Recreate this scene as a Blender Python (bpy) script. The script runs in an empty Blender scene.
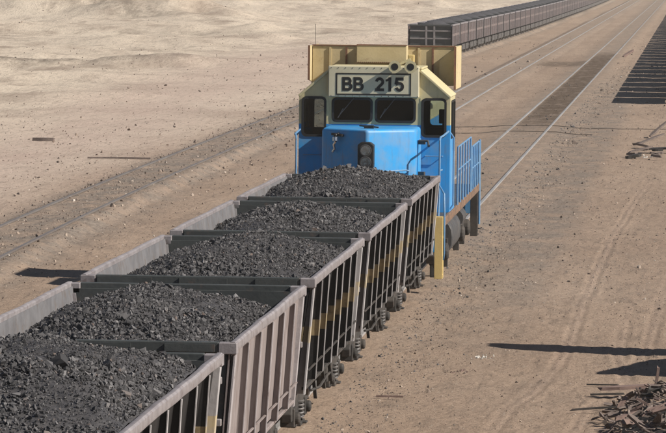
import bpy, bmesh, math, random
import numpy as np
from mathutils import Vector, Matrix
from mathutils.geometry import tessellate_polygon

random.seed(7)
rng = np.random.default_rng(11)
sc = bpy.context.scene
col = sc.collection
R = math.radians

# ------------------------------------------------------------------ camera
YAW, PIT, ROL = 0.0796, 0.05628, 0.01024
CAM = Vector((6.62244, 0.0, 6.62066))
fw = Vector((-math.sin(YAW)*math.cos(PIT), math.cos(YAW)*math.cos(PIT), -math.sin(PIT)))
rt = Vector((math.cos(YAW), math.sin(YAW), 0))
up = rt.cross(fw)
r2 = rt*math.cos(ROL) + up*math.sin(ROL)
u2 = -rt*math.sin(ROL) + up*math.cos(ROL)
cd = bpy.data.cameras.new('camera')
cam = bpy.data.objects.new('camera', cd)
col.objects.link(cam)
m = Matrix.Identity(4)
for i in range(3):
    m[i][0], m[i][1], m[i][2], m[i][3] = r2[i], u2[i], -fw[i], CAM[i]
cam.matrix_world = m
cd.sensor_width = 36
cd.lens = 4508.05/666*36
cd.clip_start = 1
cd.clip_end = 30000
sc.camera = cam

# ------------------------------------------------------------------ light
SUN_EL, SUN_BETA = R(37), R(14)          # the sun stands square to the line, a little behind the camera
w = bpy.data.worlds.new('World')
sc.world = w
w.use_nodes = True
nt = w.node_tree
sky = nt.nodes.new('ShaderNodeTexSky')
sky.sky_type = 'NISHITA'
sky.sun_disc = False
sky.sun_elevation = SUN_EL
sky.sun_rotation = R(90) + SUN_BETA
sky.dust_density = 0.6
sky.air_density = 0.7
nt.nodes['Background'].inputs[1].default_value = 0.05
nt.links.new(sky.outputs[0], nt.nodes['Background'].inputs[0])
sd = bpy.data.lights.new('sun', 'SUN')
sd.energy = 5.0
sd.angle = R(0.5)
sd.color = (1.0, 0.94, 0.86)
sun = bpy.data.objects.new('sun', sd)
col.objects.link(sun)
tosun = Vector((math.cos(SUN_EL)*math.cos(SUN_BETA), -math.cos(SUN_EL)*math.sin(SUN_BETA), math.sin(SUN_EL)))
sun.rotation_euler = tosun.to_track_quat('Z', 'Y').to_euler()
sun.location = (60, -10, 60)
vs = sc.view_settings
vs.view_transform = 'Standard'
vs.look = 'None'
vs.gamma = 1
vs.use_curve_mapping = False
vs.exposure = 0.42
sc.cycles.volume_bounces = 0
sc.cycles.max_bounces = 6
sc.cycles.volume_step_rate = 10

# ------------------------------------------------------------------ helpers
def tag(o, label=None, cat=None, group=None, kind=None):
    if label: o['label'] = label
    if cat: o['category'] = cat
    if group: o['group'] = group
    if kind: o['kind'] = kind
    return o

def thing(name, label, cat, loc=(0, 0, 0), rz=0.0, group=None):
    o = bpy.data.objects.new(name, None)
    col.objects.link(o)
    o.location = loc
    o.rotation_euler = (0, 0, rz)
    o.empty_display_size = 0.3
    return tag(o, label, cat, group)

def copy_tree(o, parent=None):
    c = o.copy()
    col.objects.link(c)
    c.parent = parent
    for ch in list(o.children):
        copy_tree(ch, c)
    return c

class MB:
    """collects simple solids into one mesh"""
    def __init__(s):
        s.v = []; s.f = []
    def add(s, vs, fs):
        b = len(s.v)
        s.v += [tuple(p) for p in vs]
        s.f += [tuple(i+b for i in f) for f in fs]
        return s
    def box(s, x0, x1, y0, y1, z0, z1, M=None):
        vs = [(x, y, z) for z in (z0, z1) for y in (y0, y1) for x in (x0, x1)]
        if M is not None: vs = [tuple(M @ Vector(p)) for p in vs]
        return s.add(vs, [(0, 2, 3, 1), (4, 5, 7, 6), (0, 1, 5, 4), (2, 6, 7, 3), (0, 4, 6, 2), (1, 3, 7, 5)])
    def beam(s, p0, p1, w, h, upv=(0, 0, 1)):
        p0, p1 = Vector(p0), Vector(p1)
        d = (p1-p0).normalized()
        u = Vector(upv)
        if abs(u.dot(d)) > 0.99: u = Vector((0, 1, 0))
        a = d.cross(u).normalized(); b = a.cross(d).normalized()
        vs = []
        for p in (p0, p1):
            for (i, j) in ((-1, -1), (1, -1), (1, 1), (-1, 1)):
                vs.append(p + a*(i*w/2) + b*(j*h/2))
        return s.add(vs, [(0, 1, 2, 3), (7, 6, 5, 4), (0, 4, 5, 1), (1, 5, 6, 2), (2, 6, 7, 3), (3, 7, 4, 0)])
    def tube(s, pts, r, n=8):
        pts = [Vector(p) for p in pts]
        rings = []
        a = None
        for i, p in enumerate(pts):
            d = (pts[min(i+1, len(pts)-1)] - pts[max(i-1, 0)]).normalized()
            if a is None:
                a = d.cross(Vector((0, 0, 1)))
                if a.length < 0.1: a = d.cross(Vector((1, 0, 0)))
            else:
                a = a - d*a.dot(d)
            a.normalize()
            b = d.cross(a)
            rr = r[i] if isinstance(r, (list, tuple)) else r
            rings.append([p + (a*math.cos(2*math.pi*k/n) + b*math.sin(2*math.pi*k/n))*rr for k in range(n)])
        vs = [q for ring in rings for q in ring]
        fs = []
        for i in range(len(pts)-1):
            for k in range(n):
                fs.append((i*n+k, i*n+(k+1) % n, (i+1)*n+(k+1) % n, (i+1)*n+k))
        fs.append(tuple(range(n-1, -1, -1)))
        fs.append(tuple(range((len(pts)-1)*n, len(pts)*n)))
        return s.add(vs, fs)
    def lathe(s, prof, o, d, n=16):
        """prof = [(along, radius)] revolved about the axis through o along d"""
        o, d = Vector(o), Vector(d).normalized()
        a = d.orthogonal().normalized(); b = d.cross(a)
        vs = []; fs = []
        for (t, r) in prof:
            for k in range(n):
                vs.append(o + d*t + (a*math.cos(2*math.pi*k/n) + b*math.sin(2*math.pi*k/n))*r)
        for i in range(len(prof)-1):
            for k in range(n):
                fs.append((i*n+k, i*n+(k+1) % n, (i+1)*n+(k+1) % n, (i+1)*n+k))
        fs.append(tuple(range(n-1, -1, -1)))
        fs.append(tuple(range((len(prof)-1)*n, len(prof)*n)))
        return s.add(vs, fs)
    def prism(s, poly, fn, a0, a1):
        """poly in 2D swept from a0 to a1; fn(u, v, a) gives the point"""
        n = len(poly)
        vs = [fn(u, v, a0) for u, v in poly] + [fn(u, v, a1) for u, v in poly]
        fs = [tuple(range(n-1, -1, -1)), tuple(range(n, 2*n))]
        fs += [(i, (i+1) % n, n+(i+1) % n, n+i) for i in range(n)]
        return s.add(vs, fs)
    def plate(s, outer, holes, fn, a0, a1):
        """a sheet with openings"""
        loops = [outer] + holes
        flat = [p for l in loops for p in l]
        tris = tessellate_polygon([[Vector((u, v, 0)) for u, v in l] for l in loops])
        n = len(flat)
        vs = [fn(u, v, a0) for u, v in flat] + [fn(u, v, a1) for u, v in flat]
        fs = [tuple(t) for t in tris] + [tuple(n+i for i in reversed(t)) for t in tris]
        k = 0
        for l in loops:
            for i in range(len(l)):
                j = (i+1) % len(l)
                fs.append((k+i, k+j, n+k+j, n+k+i))
            k += len(l)
        return s.add(vs, fs)
    def build(s, name, mt, parent=None, bevel=0.0, seg=2, smooth=False):
        me = bpy.data.meshes.new(name)
        me.from_pydata(s.v, [], s.f)
        bm = bmesh.new(); bm.from_mesh(me)
        bmesh.ops.recalc_face_normals(bm, faces=bm.faces)
        if bevel > 0:
            es = [e for e in bm.edges if e.is_manifold and e.calc_face_angle(0) > 0.5]
            bmesh.ops.bevel(bm, geom=es, offset=bevel, segments=seg, affect='EDGES', profile=0.5, clamp_overlap=True)
        bm.to_mesh(me); bm.free()
        if smooth:
            me.polygons.foreach_set('use_smooth', [True]*len(me.polygons))
            try: me.set_sharp_from_angle(angle=R(40))
            except Exception: pass
        me.materials.append(mt)
        o = bpy.data.objects.new(name, me)
        col.objects.link(o)
        if parent: o.parent = parent
        return o

def xz(u, v, a): return (u, a, v)
def yz(u, v, a): return (a, u, v)

def rrect(x0, x1, z0, z1, r, n=5):
    out = []
    for (cx, cz, a0) in ((x1-r, z1-r, 0), (x0+r, z1-r, 90), (x0+r, z0+r, 180), (x1-r, z0+r, 270)):
        for k in range(n+1):
            a = R(a0 + 90*k/n)
            out.append((cx + r*math.cos(a), cz + r*math.sin(a)))
    return out

def np_obj(name, V, F, mt, parent=None, attrs=None):
    """V (n,3), F (m,3|4) arrays -> object"""
    me = bpy.data.meshes.new(name)
    k = F.shape[1]
    me.vertices.add(len(V)); me.vertices.foreach_set('co', V.astype(np.float32).ravel())
    me.loops.add(F.size); me.loops.foreach_set('vertex_index', F.astype(np.int32).ravel())
    me.polygons.add(len(F))
    me.polygons.foreach_set('loop_start', np.arange(0, F.size, k, dtype=np.int32))
    me.polygons.foreach_set('loop_total', np.full(len(F), k, dtype=np.int32))
    me.polygons.foreach_set('use_smooth', [False]*len(F))
    me.update(calc_edges=True)
    for an, av in (attrs or {}).items():
        a = me.attributes.new(an, 'FLOAT', 'POINT'); a.data.foreach_set('value', av.astype(np.float32))
    me.materials.append(mt)
    o = bpy.data.objects.new(name, me)
    col.objects.link(o)
    if parent: o.parent = parent
    return o

# value noise -------------------------------------------------------
_P = rng.random((256, 256))
def vnoise(x, y, seed=0):
    x = np.asarray(x, float) + seed*17.31; y = np.asarray(y, float) + seed*9.77
    xi = np.floor(x).astype(int); yi = np.floor(y).astype(int)
    u = x-xi; v = y-yi
    u = u*u*(3-2*u); v = v*v*(3-2*v)
    g = lambda a, b: _P[a & 255, b & 255]
    return (g(xi, yi)*(1-u)+g(xi+1, yi)*u)*(1-v) + (g(xi, yi+1)*(1-u)+g(xi+1, yi+1)*u)*v
def fbm(x, y, o=4, seed=0):
    t = 0; a = 0.5
    for i in range(o):
        t = t + a*(vnoise(x*2**i, y*2**i, seed+i*3)-0.5)*2; a *= 0.5
    return t
def sstep(a, b, x):
    t = np.clip((x-a)/(b-a), 0, 1); return t*t*(3-2*t)

# ------------------------------------------------------------------ materials
def newmat(name):
    mt = bpy.data.materials.new(name); mt.use_nodes = True
    n = mt.node_tree.nodes; l = mt.node_tree.links
    return mt, n, l, n['Principled BSDF']

def noise_fac(n, l, vec, scale, detail, lo, hi, rough=0.6):
    t = n.new('ShaderNodeTexNoise'); t.inputs['Scale'].default_value = scale
    t.inputs['Detail'].default_value = detail; t.inputs['Roughness'].default_value = rough
    l.new(vec, t.inputs['Vector'])
    r = n.new('ShaderNodeMapRange'); r.inputs[1].default_value = lo; r.inputs[2].default_value = hi
    l.new(t.outputs[0], r.inputs[0])
    return r.outputs[0]

def mix(n, l, fac, a, b):
    x = n.new('ShaderNodeMix'); x.data_type = 'RGBA'
    if isinstance(fac, float): x.inputs[0].default_value = fac
    else: l.new(fac, x.inputs[0])
    for i, c in ((6, a), (7, b)):
        if isinstance(c, tuple): x.inputs[i].default_value = (*c, 1)
        else: l.new(c, x.inputs[i])
    return x.outputs[2]

def math_n(n, l, op, a, b=None):
    x = n.new('ShaderNodeMath'); x.operation = op
    for i, c in ((0, a), (1, b)):
        if c is None: continue
        if isinstance(c, (int, float)): x.inputs[i].default_value = c
        else: l.new(c, x.inputs[i])
    return x.outputs[0]

def objvec(n, l, stretch=(1, 1, 1)):
    tc = n.new('ShaderNodeTexCoord'); oi = n.new('ShaderNodeObjectInfo')
    mp = n.new('ShaderNodeMapping'); mp.inputs['Scale'].default_value = stretch
    cb = n.new('ShaderNodeCombineXYZ')
    k = math_n(n, l, 'MULTIPLY', oi.outputs['Random'], 40.0)
    for i in range(3): l.new(k, cb.inputs[i])
    l.new(cb.outputs[0], mp.inputs['Location'])
    l.new(tc.outputs['Object'], mp.inputs['Vector'])
    return mp.outputs[0], tc

def bump(n, l, bs, height, strength, dist):
    b = n.new('ShaderNodeBump'); b.inputs['Strength'].default_value = strength; b.inputs['Distance'].default_value = dist
    l.new(height, b.inputs['Height']); l.new(b.outputs[0], bs.inputs['Normal'])

def worn(name, c1, c2, rust=None, rough=0.6, scale=3.0, rust_amt=(0.58, 0.72), metal=0.0, bmp=0.15, stretch=(1, 1, 1), spec=0.4, dust=None):
    """paint or steel with two tones, a rust layer and a film of sand on it"""
    mt, n, l, bs = newmat(name)
    v, tc = objvec(n, l, stretch)
    c = mix(n, l, noise_fac(n, l, v, scale, 6, 0.35, 0.65), c1, c2)
    if rust: c = mix(n, l, noise_fac(n, l, v, scale*2.3, 8, *rust_amt), c, rust)
    if dust:
        c = mix(n, l, noise_fac(n, l, v, scale*0.7, 7, 0.45, 0.8), c, dust)
    l.new(c, bs.inputs['Base Color'])
    rr = n.new('ShaderNodeMapRange'); rr.inputs[3].default_value = rough-0.12; rr.inputs[4].default_value = rough+0.15
    l.new(noise_fac(n, l, v, scale*5, 4, 0.3, 0.7), rr.inputs[0]); l.new(rr.outputs[0], bs.inputs['Roughness'])
    bs.inputs['Metallic'].default_value = metal
    bs.inputs['Specular IOR Level'].default_value = spec
    if bmp: bump(n, l, bs, noise_fac(n, l, v, scale*9, 5, 0, 1), bmp, 0.02)
    return mt

M = {}
# wagons
M['grey_steel'] = worn('grey_steel', (0.27, 0.25, 0.25), (0.19, 0.175, 0.17), (0.13, 0.09, 0.075), 0.6, 2.5, (0.55, 0.75), dust=(0.33, 0.29, 0.26))
M['rim_steel'] = worn('rim_steel', (0.28, 0.255, 0.255), (0.19, 0.17, 0.172), (0.13, 0.09, 0.078), 0.55, 4.0, (0.55, 0.75))
M['brown_steel'] = worn('brown_steel', (0.26, 0.22, 0.21), (0.20, 0.17, 0.16), (0.13, 0.09, 0.075), 0.7, 2.0, (0.5, 0.75), stretch=(1, 1, 0.35))
M['inner_steel'] = worn('inner_steel', (0.185, 0.18, 0.185), (0.13, 0.126, 0.13), (0.14, 0.115, 0.10), 0.55, 2.0, (0.52, 0.75))
M['spring'] = worn('spring_steel', (0.15, 0.14, 0.135), (0.09, 0.085, 0.08), (0.14, 0.1, 0.08), 0.5, 8.0)
M['bogie_steel'] = worn('bogie_steel', (0.026, 0.024, 0.022), (0.045, 0.04, 0.036), (0.08, 0.055, 0.042), 0.8, 4.0, dust=(0.09, 0.075, 0.062))
M['wheel_steel'] = worn('wheel_steel', (0.10, 0.085, 0.075), (0.15, 0.13, 0.115), (0.13, 0.08, 0.055), 0.65, 5.0)

def banded(name, base1, base2, band, z0, z1, amt, vary=0.0):
    """dark hull paint with a worn band painted round it between two heights"""
    mt, n, l, bs = newmat(name)
    v, tc = objvec(n, l)
    c = mix(n, l, noise_fac(n, l, v, 2.2, 7, 0.3, 0.7), base1, base2)
    c = mix(n, l, noise_fac(n, l, v, 6, 7, 0.62, 0.85), c, (0.06, 0.042, 0.034))
    sp = n.new('ShaderNodeSeparateXYZ'); l.new(tc.outputs['Object'], sp.inputs[0])
    a = math_n(n, l, 'GREATER_THAN', sp.outputs[2], z0); b = math_n(n, l, 'LESS_THAN', sp.outputs[2], z1)
    k = math_n(n, l, 'MULTIPLY', a, b)
    k = math_n(n, l, 'MULTIPLY', k, noise_fac(n, l, v, 5, 6, 0.25, 0.55))
    k = math_n(n, l, 'MULTIPLY', k, amt)
    c = mix(n, l, k, c, band)
    if vary:
        oi = n.new('ShaderNodeObjectInfo')
        c = mix(n, l, math_n(n, l, 'MULTIPLY', oi.outputs['Random'], 0.35), c, (0.15, 0.10, 0.09))
    l.new(c, bs.inputs['Base Color'])
    bs.inputs['Roughness'].default_value = 0.7
    bs.inputs['Specular IOR Level'].default_value = 0.3
    bump(n, l, bs, noise_fac(n, l, v, 20, 5, 0, 1), 0.15, 0.02)
    return mt
M['hull_black'] = banded('hull_black', (0.012, 0.011, 0.0105), (0.024, 0.021, 0.020), (0.30, 0.235, 0.135), 1.50, 1.72, 0.85)
M['rib_grey'] = banded('rib_grey', (0.43, 0.41, 0.405), (0.31, 0.29, 0.285), (0.46, 0.37, 0.22), 1.50, 1.72, 0.9)
M['far_hull'] = banded('far_hull', (0.024, 0.017, 0.016), (0.075, 0.048, 0.043), (0.34, 0.26, 0.23), 1.58, 1.74, 0.6, 1.0)
M['far_rib'] = worn('far_rib', (0.40, 0.37, 0.37), (0.28, 0.25, 0.25), (0.15, 0.11, 0.1), 0.6, 3.0)
M['end_dark'] = worn('end_dark', (0.060, 0.066, 0.064), (0.042, 0.046, 0.045), (0.09, 0.07, 0.06), 0.6, 2.5)

# ore
def ore_mat(name, c1, c2, c3, sc_):
    mt, n, l, bs = newmat(name)
    tc = n.new('ShaderNodeTexCoord'); v = tc.outputs['Object']
    c = mix(n, l, noise_fac(n, l, v, sc_, 3, 0.35, 0.65), c1, c2)
    c = mix(n, l, noise_fac(n, l, v, sc_*0.35, 5, 0.5, 0.75), c, c3)
    l.new(c, bs.inputs['Base Color'])
    bs.inputs['Roughness'].default_value = 0.62
    bs.inputs['Specular IOR Level'].default_value = 0.45
    bump(n, l, bs, noise_fac(n, l, v, 60, 5, 0, 1), 0.5, 0.01)
    return mt
M['ore'] = ore_mat('iron_ore', (0.036, 0.034, 0.035), (0.062, 0.058, 0.058), (0.075, 0.068, 0.065), 9.0)

# locomotive paint
def loco_paint(name):
    mt, n, l, bs = newmat(name)
    v, tc = objvec(n, l)
    sp = n.new('ShaderNodeSeparateXYZ'); l.new(tc.outputs['Object'], sp.inputs[0])
    k = math_n(n, l, 'GREATER_THAN', sp.outputs[2], 3.262)
    blue = mix(n, l, noise_fac(n, l, v, 1.3, 6, 0.35, 0.7), (0.028, 0.275, 0.61), (0.036, 0.30, 0.63))
    cream = mix(n, l, noise_fac(n, l, v, 2.0, 6, 0.35, 0.7), (0.58, 0.51, 0.29), (0.51, 0.45, 0.26))
    c = mix(n, l, k, blue, cream)
    c = mix(n, l, math_n(n, l, 'MULTIPLY', noise_fac(n, l, v, 2.4, 9, 0.45, 0.8), 0.5), c, (0.30, 0.27, 0.22))
    mp = n.new('ShaderNodeMapping'); mp.inputs['Scale'].default_value = (7, 7, 0.7); l.new(v, mp.inputs['Vector'])
    c = mix(n, l, math_n(n, l, 'MULTIPLY', noise_fac(n, l, mp.outputs[0], 1.5, 7, 0.54, 0.74), 0.45), c, (0.13, 0.10, 0.08))
    l.new(c, bs.inputs['Base Color'])
    bs.inputs['Roughness'].default_value = 0.45
    bs.inputs['Specular IOR Level'].default_value = 0.3
    bump(n, l, bs, noise_fac(n, l, v, 3, 4, 0, 1), 0.08, 0.03)
    return mt
M['loco'] = loco_paint('loco_paint')
M['rail_blue'] = worn('rail_blue', (0.09, 0.22, 0.40), (0.15, 0.27, 0.40), (0.2, 0.15, 0.11), 0.5, 6.0, (0.6, 0.75))
M['cream'] = worn('cream_paint', (0.58, 0.51, 0.30), (0.50, 0.44, 0.26), (0.30, 0.2, 0.11), 0.5, 3.0, (0.66, 0.85))
M['board'] = worn('board_cream', (0.58, 0.53, 0.37), (0.53, 0.48, 0.33), (0.36, 0.30, 0.2), 0.5, 3.0, (0.66, 0.85), bmp=0.03)
M['ochre'] = worn('ochre_paint', (0.58, 0.475, 0.275), (0.50, 0.405, 0.225), (0.21, 0.09, 0.045), 0.6, 2.5, (0.60, 0.78))
M['rust'] = worn('rusty_edge', (0.23, 0.11, 0.06), (0.15, 0.08, 0.055), (0.34, 0.24, 0.13), 0.8, 6.0)
M['yellow'] = worn('yellow_paint', (0.66, 0.50, 0.20), (0.58, 0.43, 0.18), (0.24, 0.13, 0.06), 0.55, 4.0, (0.62, 0.78))
M['black'] = worn('black_paint', (0.010, 0.010, 0.010), (0.016, 0.016, 0.015), None, 0.5, 3.0)
M['rubber'] = worn('black_rubber', (0.012, 0.012, 0.012), (0.02, 0.02, 0.02), None, 0.6, 3.0, bmp=0)
M['sill_rust'] = worn('sill_orange', (0.26, 0.15, 0.085), (0.15, 0.10, 0.07), (0.06, 0.045, 0.04), 0.8, 3.5, (0.48, 0.62))
M['tank_grey'] = worn('tank_grey', (0.04, 0.04, 0.042), (0.075, 0.072, 0.07), (0.12, 0.09, 0.07), 0.6, 2.5)
M['interior'] = worn('cab_interior', (0.06, 0.058, 0.05), (0.045, 0.043, 0.038), None, 0.6, 2.0)
M['seat'] = worn('seat_vinyl', (0.014, 0.013, 0.013), (0.022, 0.02, 0.02), None, 0.5, 4.0)
M['curtain'] = worn('pale_curtain', (0.34, 0.38, 0.33), (0.20, 0.23, 0.20), (0.42, 0.45, 0.40), 0.85, 9.0, (0.5, 0.7), bmp=0.6)
M['chrome'] = worn('lamp_reflector', (0.55, 0.55, 0.55), (0.45, 0.45, 0.45), None, 0.2, 3.0, metal=1.0, bmp=0)
def glass(name, tint, trans):
    mt, n, l, bs = newmat(name)
    n.remove(bs)
    g = n.new('ShaderNodeBsdfGlossy'); g.inputs['Roughness'].default_value = 0.05
    t = n.new('ShaderNodeBsdfTransparent'); t.inputs[0].default_value = (*tint, 1)
    d = n.new('ShaderNodeBsdfDiffuse'); d.inputs[0].default_value = (0.22, 0.2, 0.17, 1)
    tc = n.new('ShaderNodeTexCoord')
    f = n.new('ShaderNodeFresnel'); f.inputs[0].default_value = 1.28
    a = n.new('ShaderNodeMixShader'); b = n.new('ShaderNodeMixShader')
    df = math_n(n, l, 'MULTIPLY', noise_fac(n, l, tc.outputs['Object'], 3.0, 6, 0.3, 0.8), trans)
    l.new(df, a.inputs[0]); l.new(t.outputs[0], a.inputs[1]); l.new(d.outputs[0], a.inputs[2])
    l.new(f.outputs[0], b.inputs[0]); l.new(a.outputs[0], b.inputs[1]); l.new(g.outputs[0], b.inputs[2])
    l.new(b.outputs[0], n['Material Output'].inputs[0])
    return mt
M['glass'] = glass('dusty_glass', (0.5, 0.55, 0.55), 0.012)
M['lens'] = glass('lamp_lens', (0.8, 0.8, 0.8), 0.25)
# track, wood, rubble
M['rail'] = worn('rail_steel', (0.20, 0.18, 0.165), (0.14, 0.12, 0.11), (0.17, 0.12, 0.09), 0.5, 1.5, (0.58, 0.75), metal=0.2, stretch=(1, 0.2, 1), bmp=0)
M['rail_bright'] = worn('rail_bright', (0.36, 0.345, 0.335), (0.27, 0.26, 0.25), (0.22, 0.17, 0.14), 0.5, 1.5, (0.58, 0.75), metal=0.1, stretch=(1, 0.2, 1), bmp=0)
M['wood'] = worn('weathered_wood', (0.13, 0.10, 0.085), (0.21, 0.165, 0.14), (0.055, 0.045, 0.04), 0.85, 5.0, (0.5, 0.7), stretch=(1, 6, 6))
M['red_wood'] = worn('reddish_wood', (0.24, 0.165, 0.135), (0.15, 0.10, 0.085), (0.09, 0.06, 0.05), 0.85, 4.0, (0.55, 0.75), stretch=(1, 6, 6))
M['dark_wood'] = worn('tarred_wood', (0.022, 0.02, 0.018), (0.045, 0.038, 0.033), None, 0.8, 4.0)
M['white_rubble'] = worn('white_rubble', (0.62, 0.60, 0.55), (0.5, 0.47, 0.42), None, 0.8, 5.0)
M['caster'] = worn('caster_sheet', (0.3, 0.28, 0.25), (0.25, 0.23, 0.2), (0.2, 0.13, 0.09), 0.8, 1.0)
M['dark_line'] = worn('dark_brown_line', (0.07, 0.055, 0.045), (0.11, 0.09, 0.07), None, 0.7, 1.0, bmp=0)

def stone_mat(name, cols):
    mt, n, l, bs = newmat(name)
    tc = n.new('ShaderNodeTexCoord'); v = tc.outputs['Object']
    ge = n.new('ShaderNodeNewGeometry')
    cr = n.new('ShaderNodeValToRGB')
    while len(cr.color_ramp.elements) < len(cols): cr.color_ramp.elements.new(0.5)
    for i, (p, c) in enumerate(cols):
        cr.color_ramp.elements[i].position = p; cr.color_ramp.elements[i].color = (*c, 1)
    l.new(ge.outputs['Random Per Island'], cr.inputs[0])
    l.new(cr.outputs[0], bs.inputs['Base Color'])
    bs.inputs['Roughness'].default_value = 0.85
    return mt
M['stones'] = stone_mat('desert_stones', [(0, (0.10, 0.075, 0.06)), (0.4, (0.19, 0.145, 0.115)), (0.75, (0.30, 0.235, 0.185)), (0.97, (0.38, 0.31, 0.25)), (1.0, (0.55, 0.50, 0.44))])
M['ore_rocks'] = stone_mat('ore_lumps', [(0, (0.026, 0.025, 0.026)), (0.5, (0.058, 0.055, 0.056)), (0.82, (0.098, 0.094, 0.095)), (0.96, (0.16, 0.152, 0.15)), (1.0, (0.11, 0.08, 0.065))])

def ground_mat():
    mt, n, l, bs = newmat('desert_sand')
    tc = n.new('ShaderNodeTexCoord'); v = tc.outputs['Object']
    at = lambda nm: (lambda a: (setattr(a, 'attribute_name', nm), a.outputs['Fac'])[1])(n.new('ShaderNodeAttribute'))
    def st(scale):
        mp = n.new('ShaderNodeMapping'); mp.inputs['Scale'].default_value = scale; l.new(v, mp.inputs['Vector']); return mp.outputs[0]
    c = mix(n, l, noise_fac(n, l, st((0.25, 0.06, 0.2)), 1.0, 7, 0.35, 0.65), (0.335, 0.245, 0.18), (0.395, 0.295, 0.22))
    c = mix(n, l, noise_fac(n, l, st((1, 0.35, 1)), 1.1, 8, 0.5, 0.75, 0.7), c, (0.25, 0.19, 0.145))
    pale = mix(n, l, noise_fac(n, l, st((0.05, 0.02, 0.1)), 1.0, 8, 0.35, 0.65), (0.66, 0.56, 0.44), (0.58, 0.485, 0.38))
    pale = mix(n, l, noise_fac(n, l, st((0.16, 0.055, 0.1)), 1.0, 8, 0.48, 0.66, 0.65), pale, (0.36, 0.285, 0.22))
    pale = mix(n, l, math_n(n, l, 'MULTIPLY', noise_fac(n, l, st((0.55, 0.16, 0.2)), 1.0, 8, 0.52, 0.68, 0.75), 0.75), pale, (0.27, 0.21, 0.16))
    c = mix(n, l, at('pale'), c, pale)
    k = math_n(n, l, 'MULTIPLY', at('scrub'), noise_fac(n, l, st((0.6, 0.12, 0.5)), 1.0, 8, 0.40, 0.58, 0.75))
    c = mix(n, l, k, c, (0.13, 0.105, 0.08))
    c = mix(n, l, at('pink'), c, mix(n, l, noise_fac(n, l, st((0.5, 0.08, 0.5)), 1.0, 6, 0.3, 0.7), (0.50, 0.375, 0.31), (0.52, 0.41, 0.335)))
    c = mix(n, l, math_n(n, l, 'MULTIPLY', at('rut'), 0.15), c, (0.44, 0.33, 0.27))
    bl = mix(n, l, noise_fac(n, l, st((6, 3, 6)), 1.0, 6, 0.35, 0.65, 0.7), (0.16, 0.135, 0.115), (0.29, 0.24, 0.195))
    k = math_n(n, l, 'MULTIPLY', at('ballast'), noise_fac(n, l, st((1.2, 0.5, 1)), 1.0, 6, 0.3, 0.6))
    c = mix(n, l, k, c, bl)
    k = math_n(n, l, 'MULTIPLY', at('stain'), noise_fac(n, l, st((1.6, 0.4, 1)), 1.0, 6, 0.2, 0.5))
    c = mix(n, l, k, c, mix(n, l, noise_fac(n, l, st((3, 1, 3)), 1.0, 6, 0.35, 0.7), (0.095, 0.068, 0.048), (0.14, 0.102, 0.072)))
    # grains: dark specks and pale specks of the gravelly surface
    c = mix(n, l, math_n(n, l, 'MULTIPLY', noise_fac(n, l, st((9, 0.9, 3)), 1.0, 5, 0.54, 0.70, 0.75), 0.75), c, (0.15, 0.115, 0.09))
    c = mix(n, l, math_n(n, l, 'MULTIPLY', noise_fac(n, l, st((3.2, 0.28, 3)), 1.0, 5, 0.52, 0.7, 0.7), 0.4), c, (0.20, 0.155, 0.12))
    c = mix(n, l, math_n(n, l, 'MULTIPLY', noise_fac(n, l, st((15, 1.5, 5)), 1.0, 4, 0.6, 0.72, 0.75), 0.5), c, (0.50, 0.43, 0.35))
    l.new(c, bs.inputs['Base Color'])
    bs.inputs['Roughness'].default_value = 0.95
    bs.inputs['Specular IOR Level'].default_value = 0.1
    h = n.new('ShaderNodeTexNoise'); h.inputs['Scale'].default_value = 5; h.inputs['Detail'].default_value = 8; h.inputs['Roughness'].default_value = 0.7
    l.new(v, h.inputs['Vector'])
    bump(n, l, bs, h.outputs[0], 0.8, 0.16)
    return mt
M['ground'] = ground_mat()

# ------------------------------------------------------------------ terrain
T3 = np.array([(-60, -3.0), (0, -6.4), (60, -8.35), (100, -9.55), (126, -10.15), (165, -10.55), (210, -10.85), (260, -11.3), (314, -11.8), (375, -11.3), (458, -10.7), (640, -10.3), (900, -10.5), (1400, -11)])
def _smooth(tab):
    ys = np.arange(-60, 1400, 2.0)
    xs = np.interp(ys, tab[:, 0], tab[:, 1])
    k = np.hanning(31); k /= k.sum()
    return ys, np.convolve(np.pad(xs, 15, mode='edge'), k, 'valid')
T3Y, T3X = _smooth(T3)
def track3(y): return np.interp(y, T3Y, T3X)

RUTS = [  # wheel ruts in the open sand right of the line: (x at list of y), width
    ([(55, 3.0), (63, 3.75), (66, 3.8), (69, 3.95), (73, 4.25), (80, 4.5), (90, 4.45), (110, 4.6), (150, 5.4)], 0.16),
    ([(55, 4.2), (63, 4.9), (66, 5.0), (69, 5.15), (73, 5.5), (80, 5.9), (90, 6.0), (110, 6.4)], 0.16),
    ([(60, 6.5), (64, 6.2), (70, 5.75), (78, 5.4), (90, 5.4), (100, 5.7)], 0.14),
]
SCARS = [  # low banks of sand on the plain at the left: x0, y0, x1, y1, height, width
    (-38, 287, -27, 296, 0.7, 5), (-62, 300, -40, 306, 0.45, 6), (-92, 600, -62, 500, 3.2, 16), (-62, 500, -48, 470, 1.2, 14),
    (-70, 420, -40, 440, 0.8, 12), (-40, 380, -22, 400, 0.55, 9), (-90, 360, -60, 345, 0.9, 10), (-60, 620, -35, 660, 1.6, 20),
    (-120, 700, -70, 690, 2.4, 25), (-30, 520, -18, 560, 0.7, 12), (-33, 212, -24, 226, 0.25, 4), (-50, 255, -30, 262, 0.35, 5),
]
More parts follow.
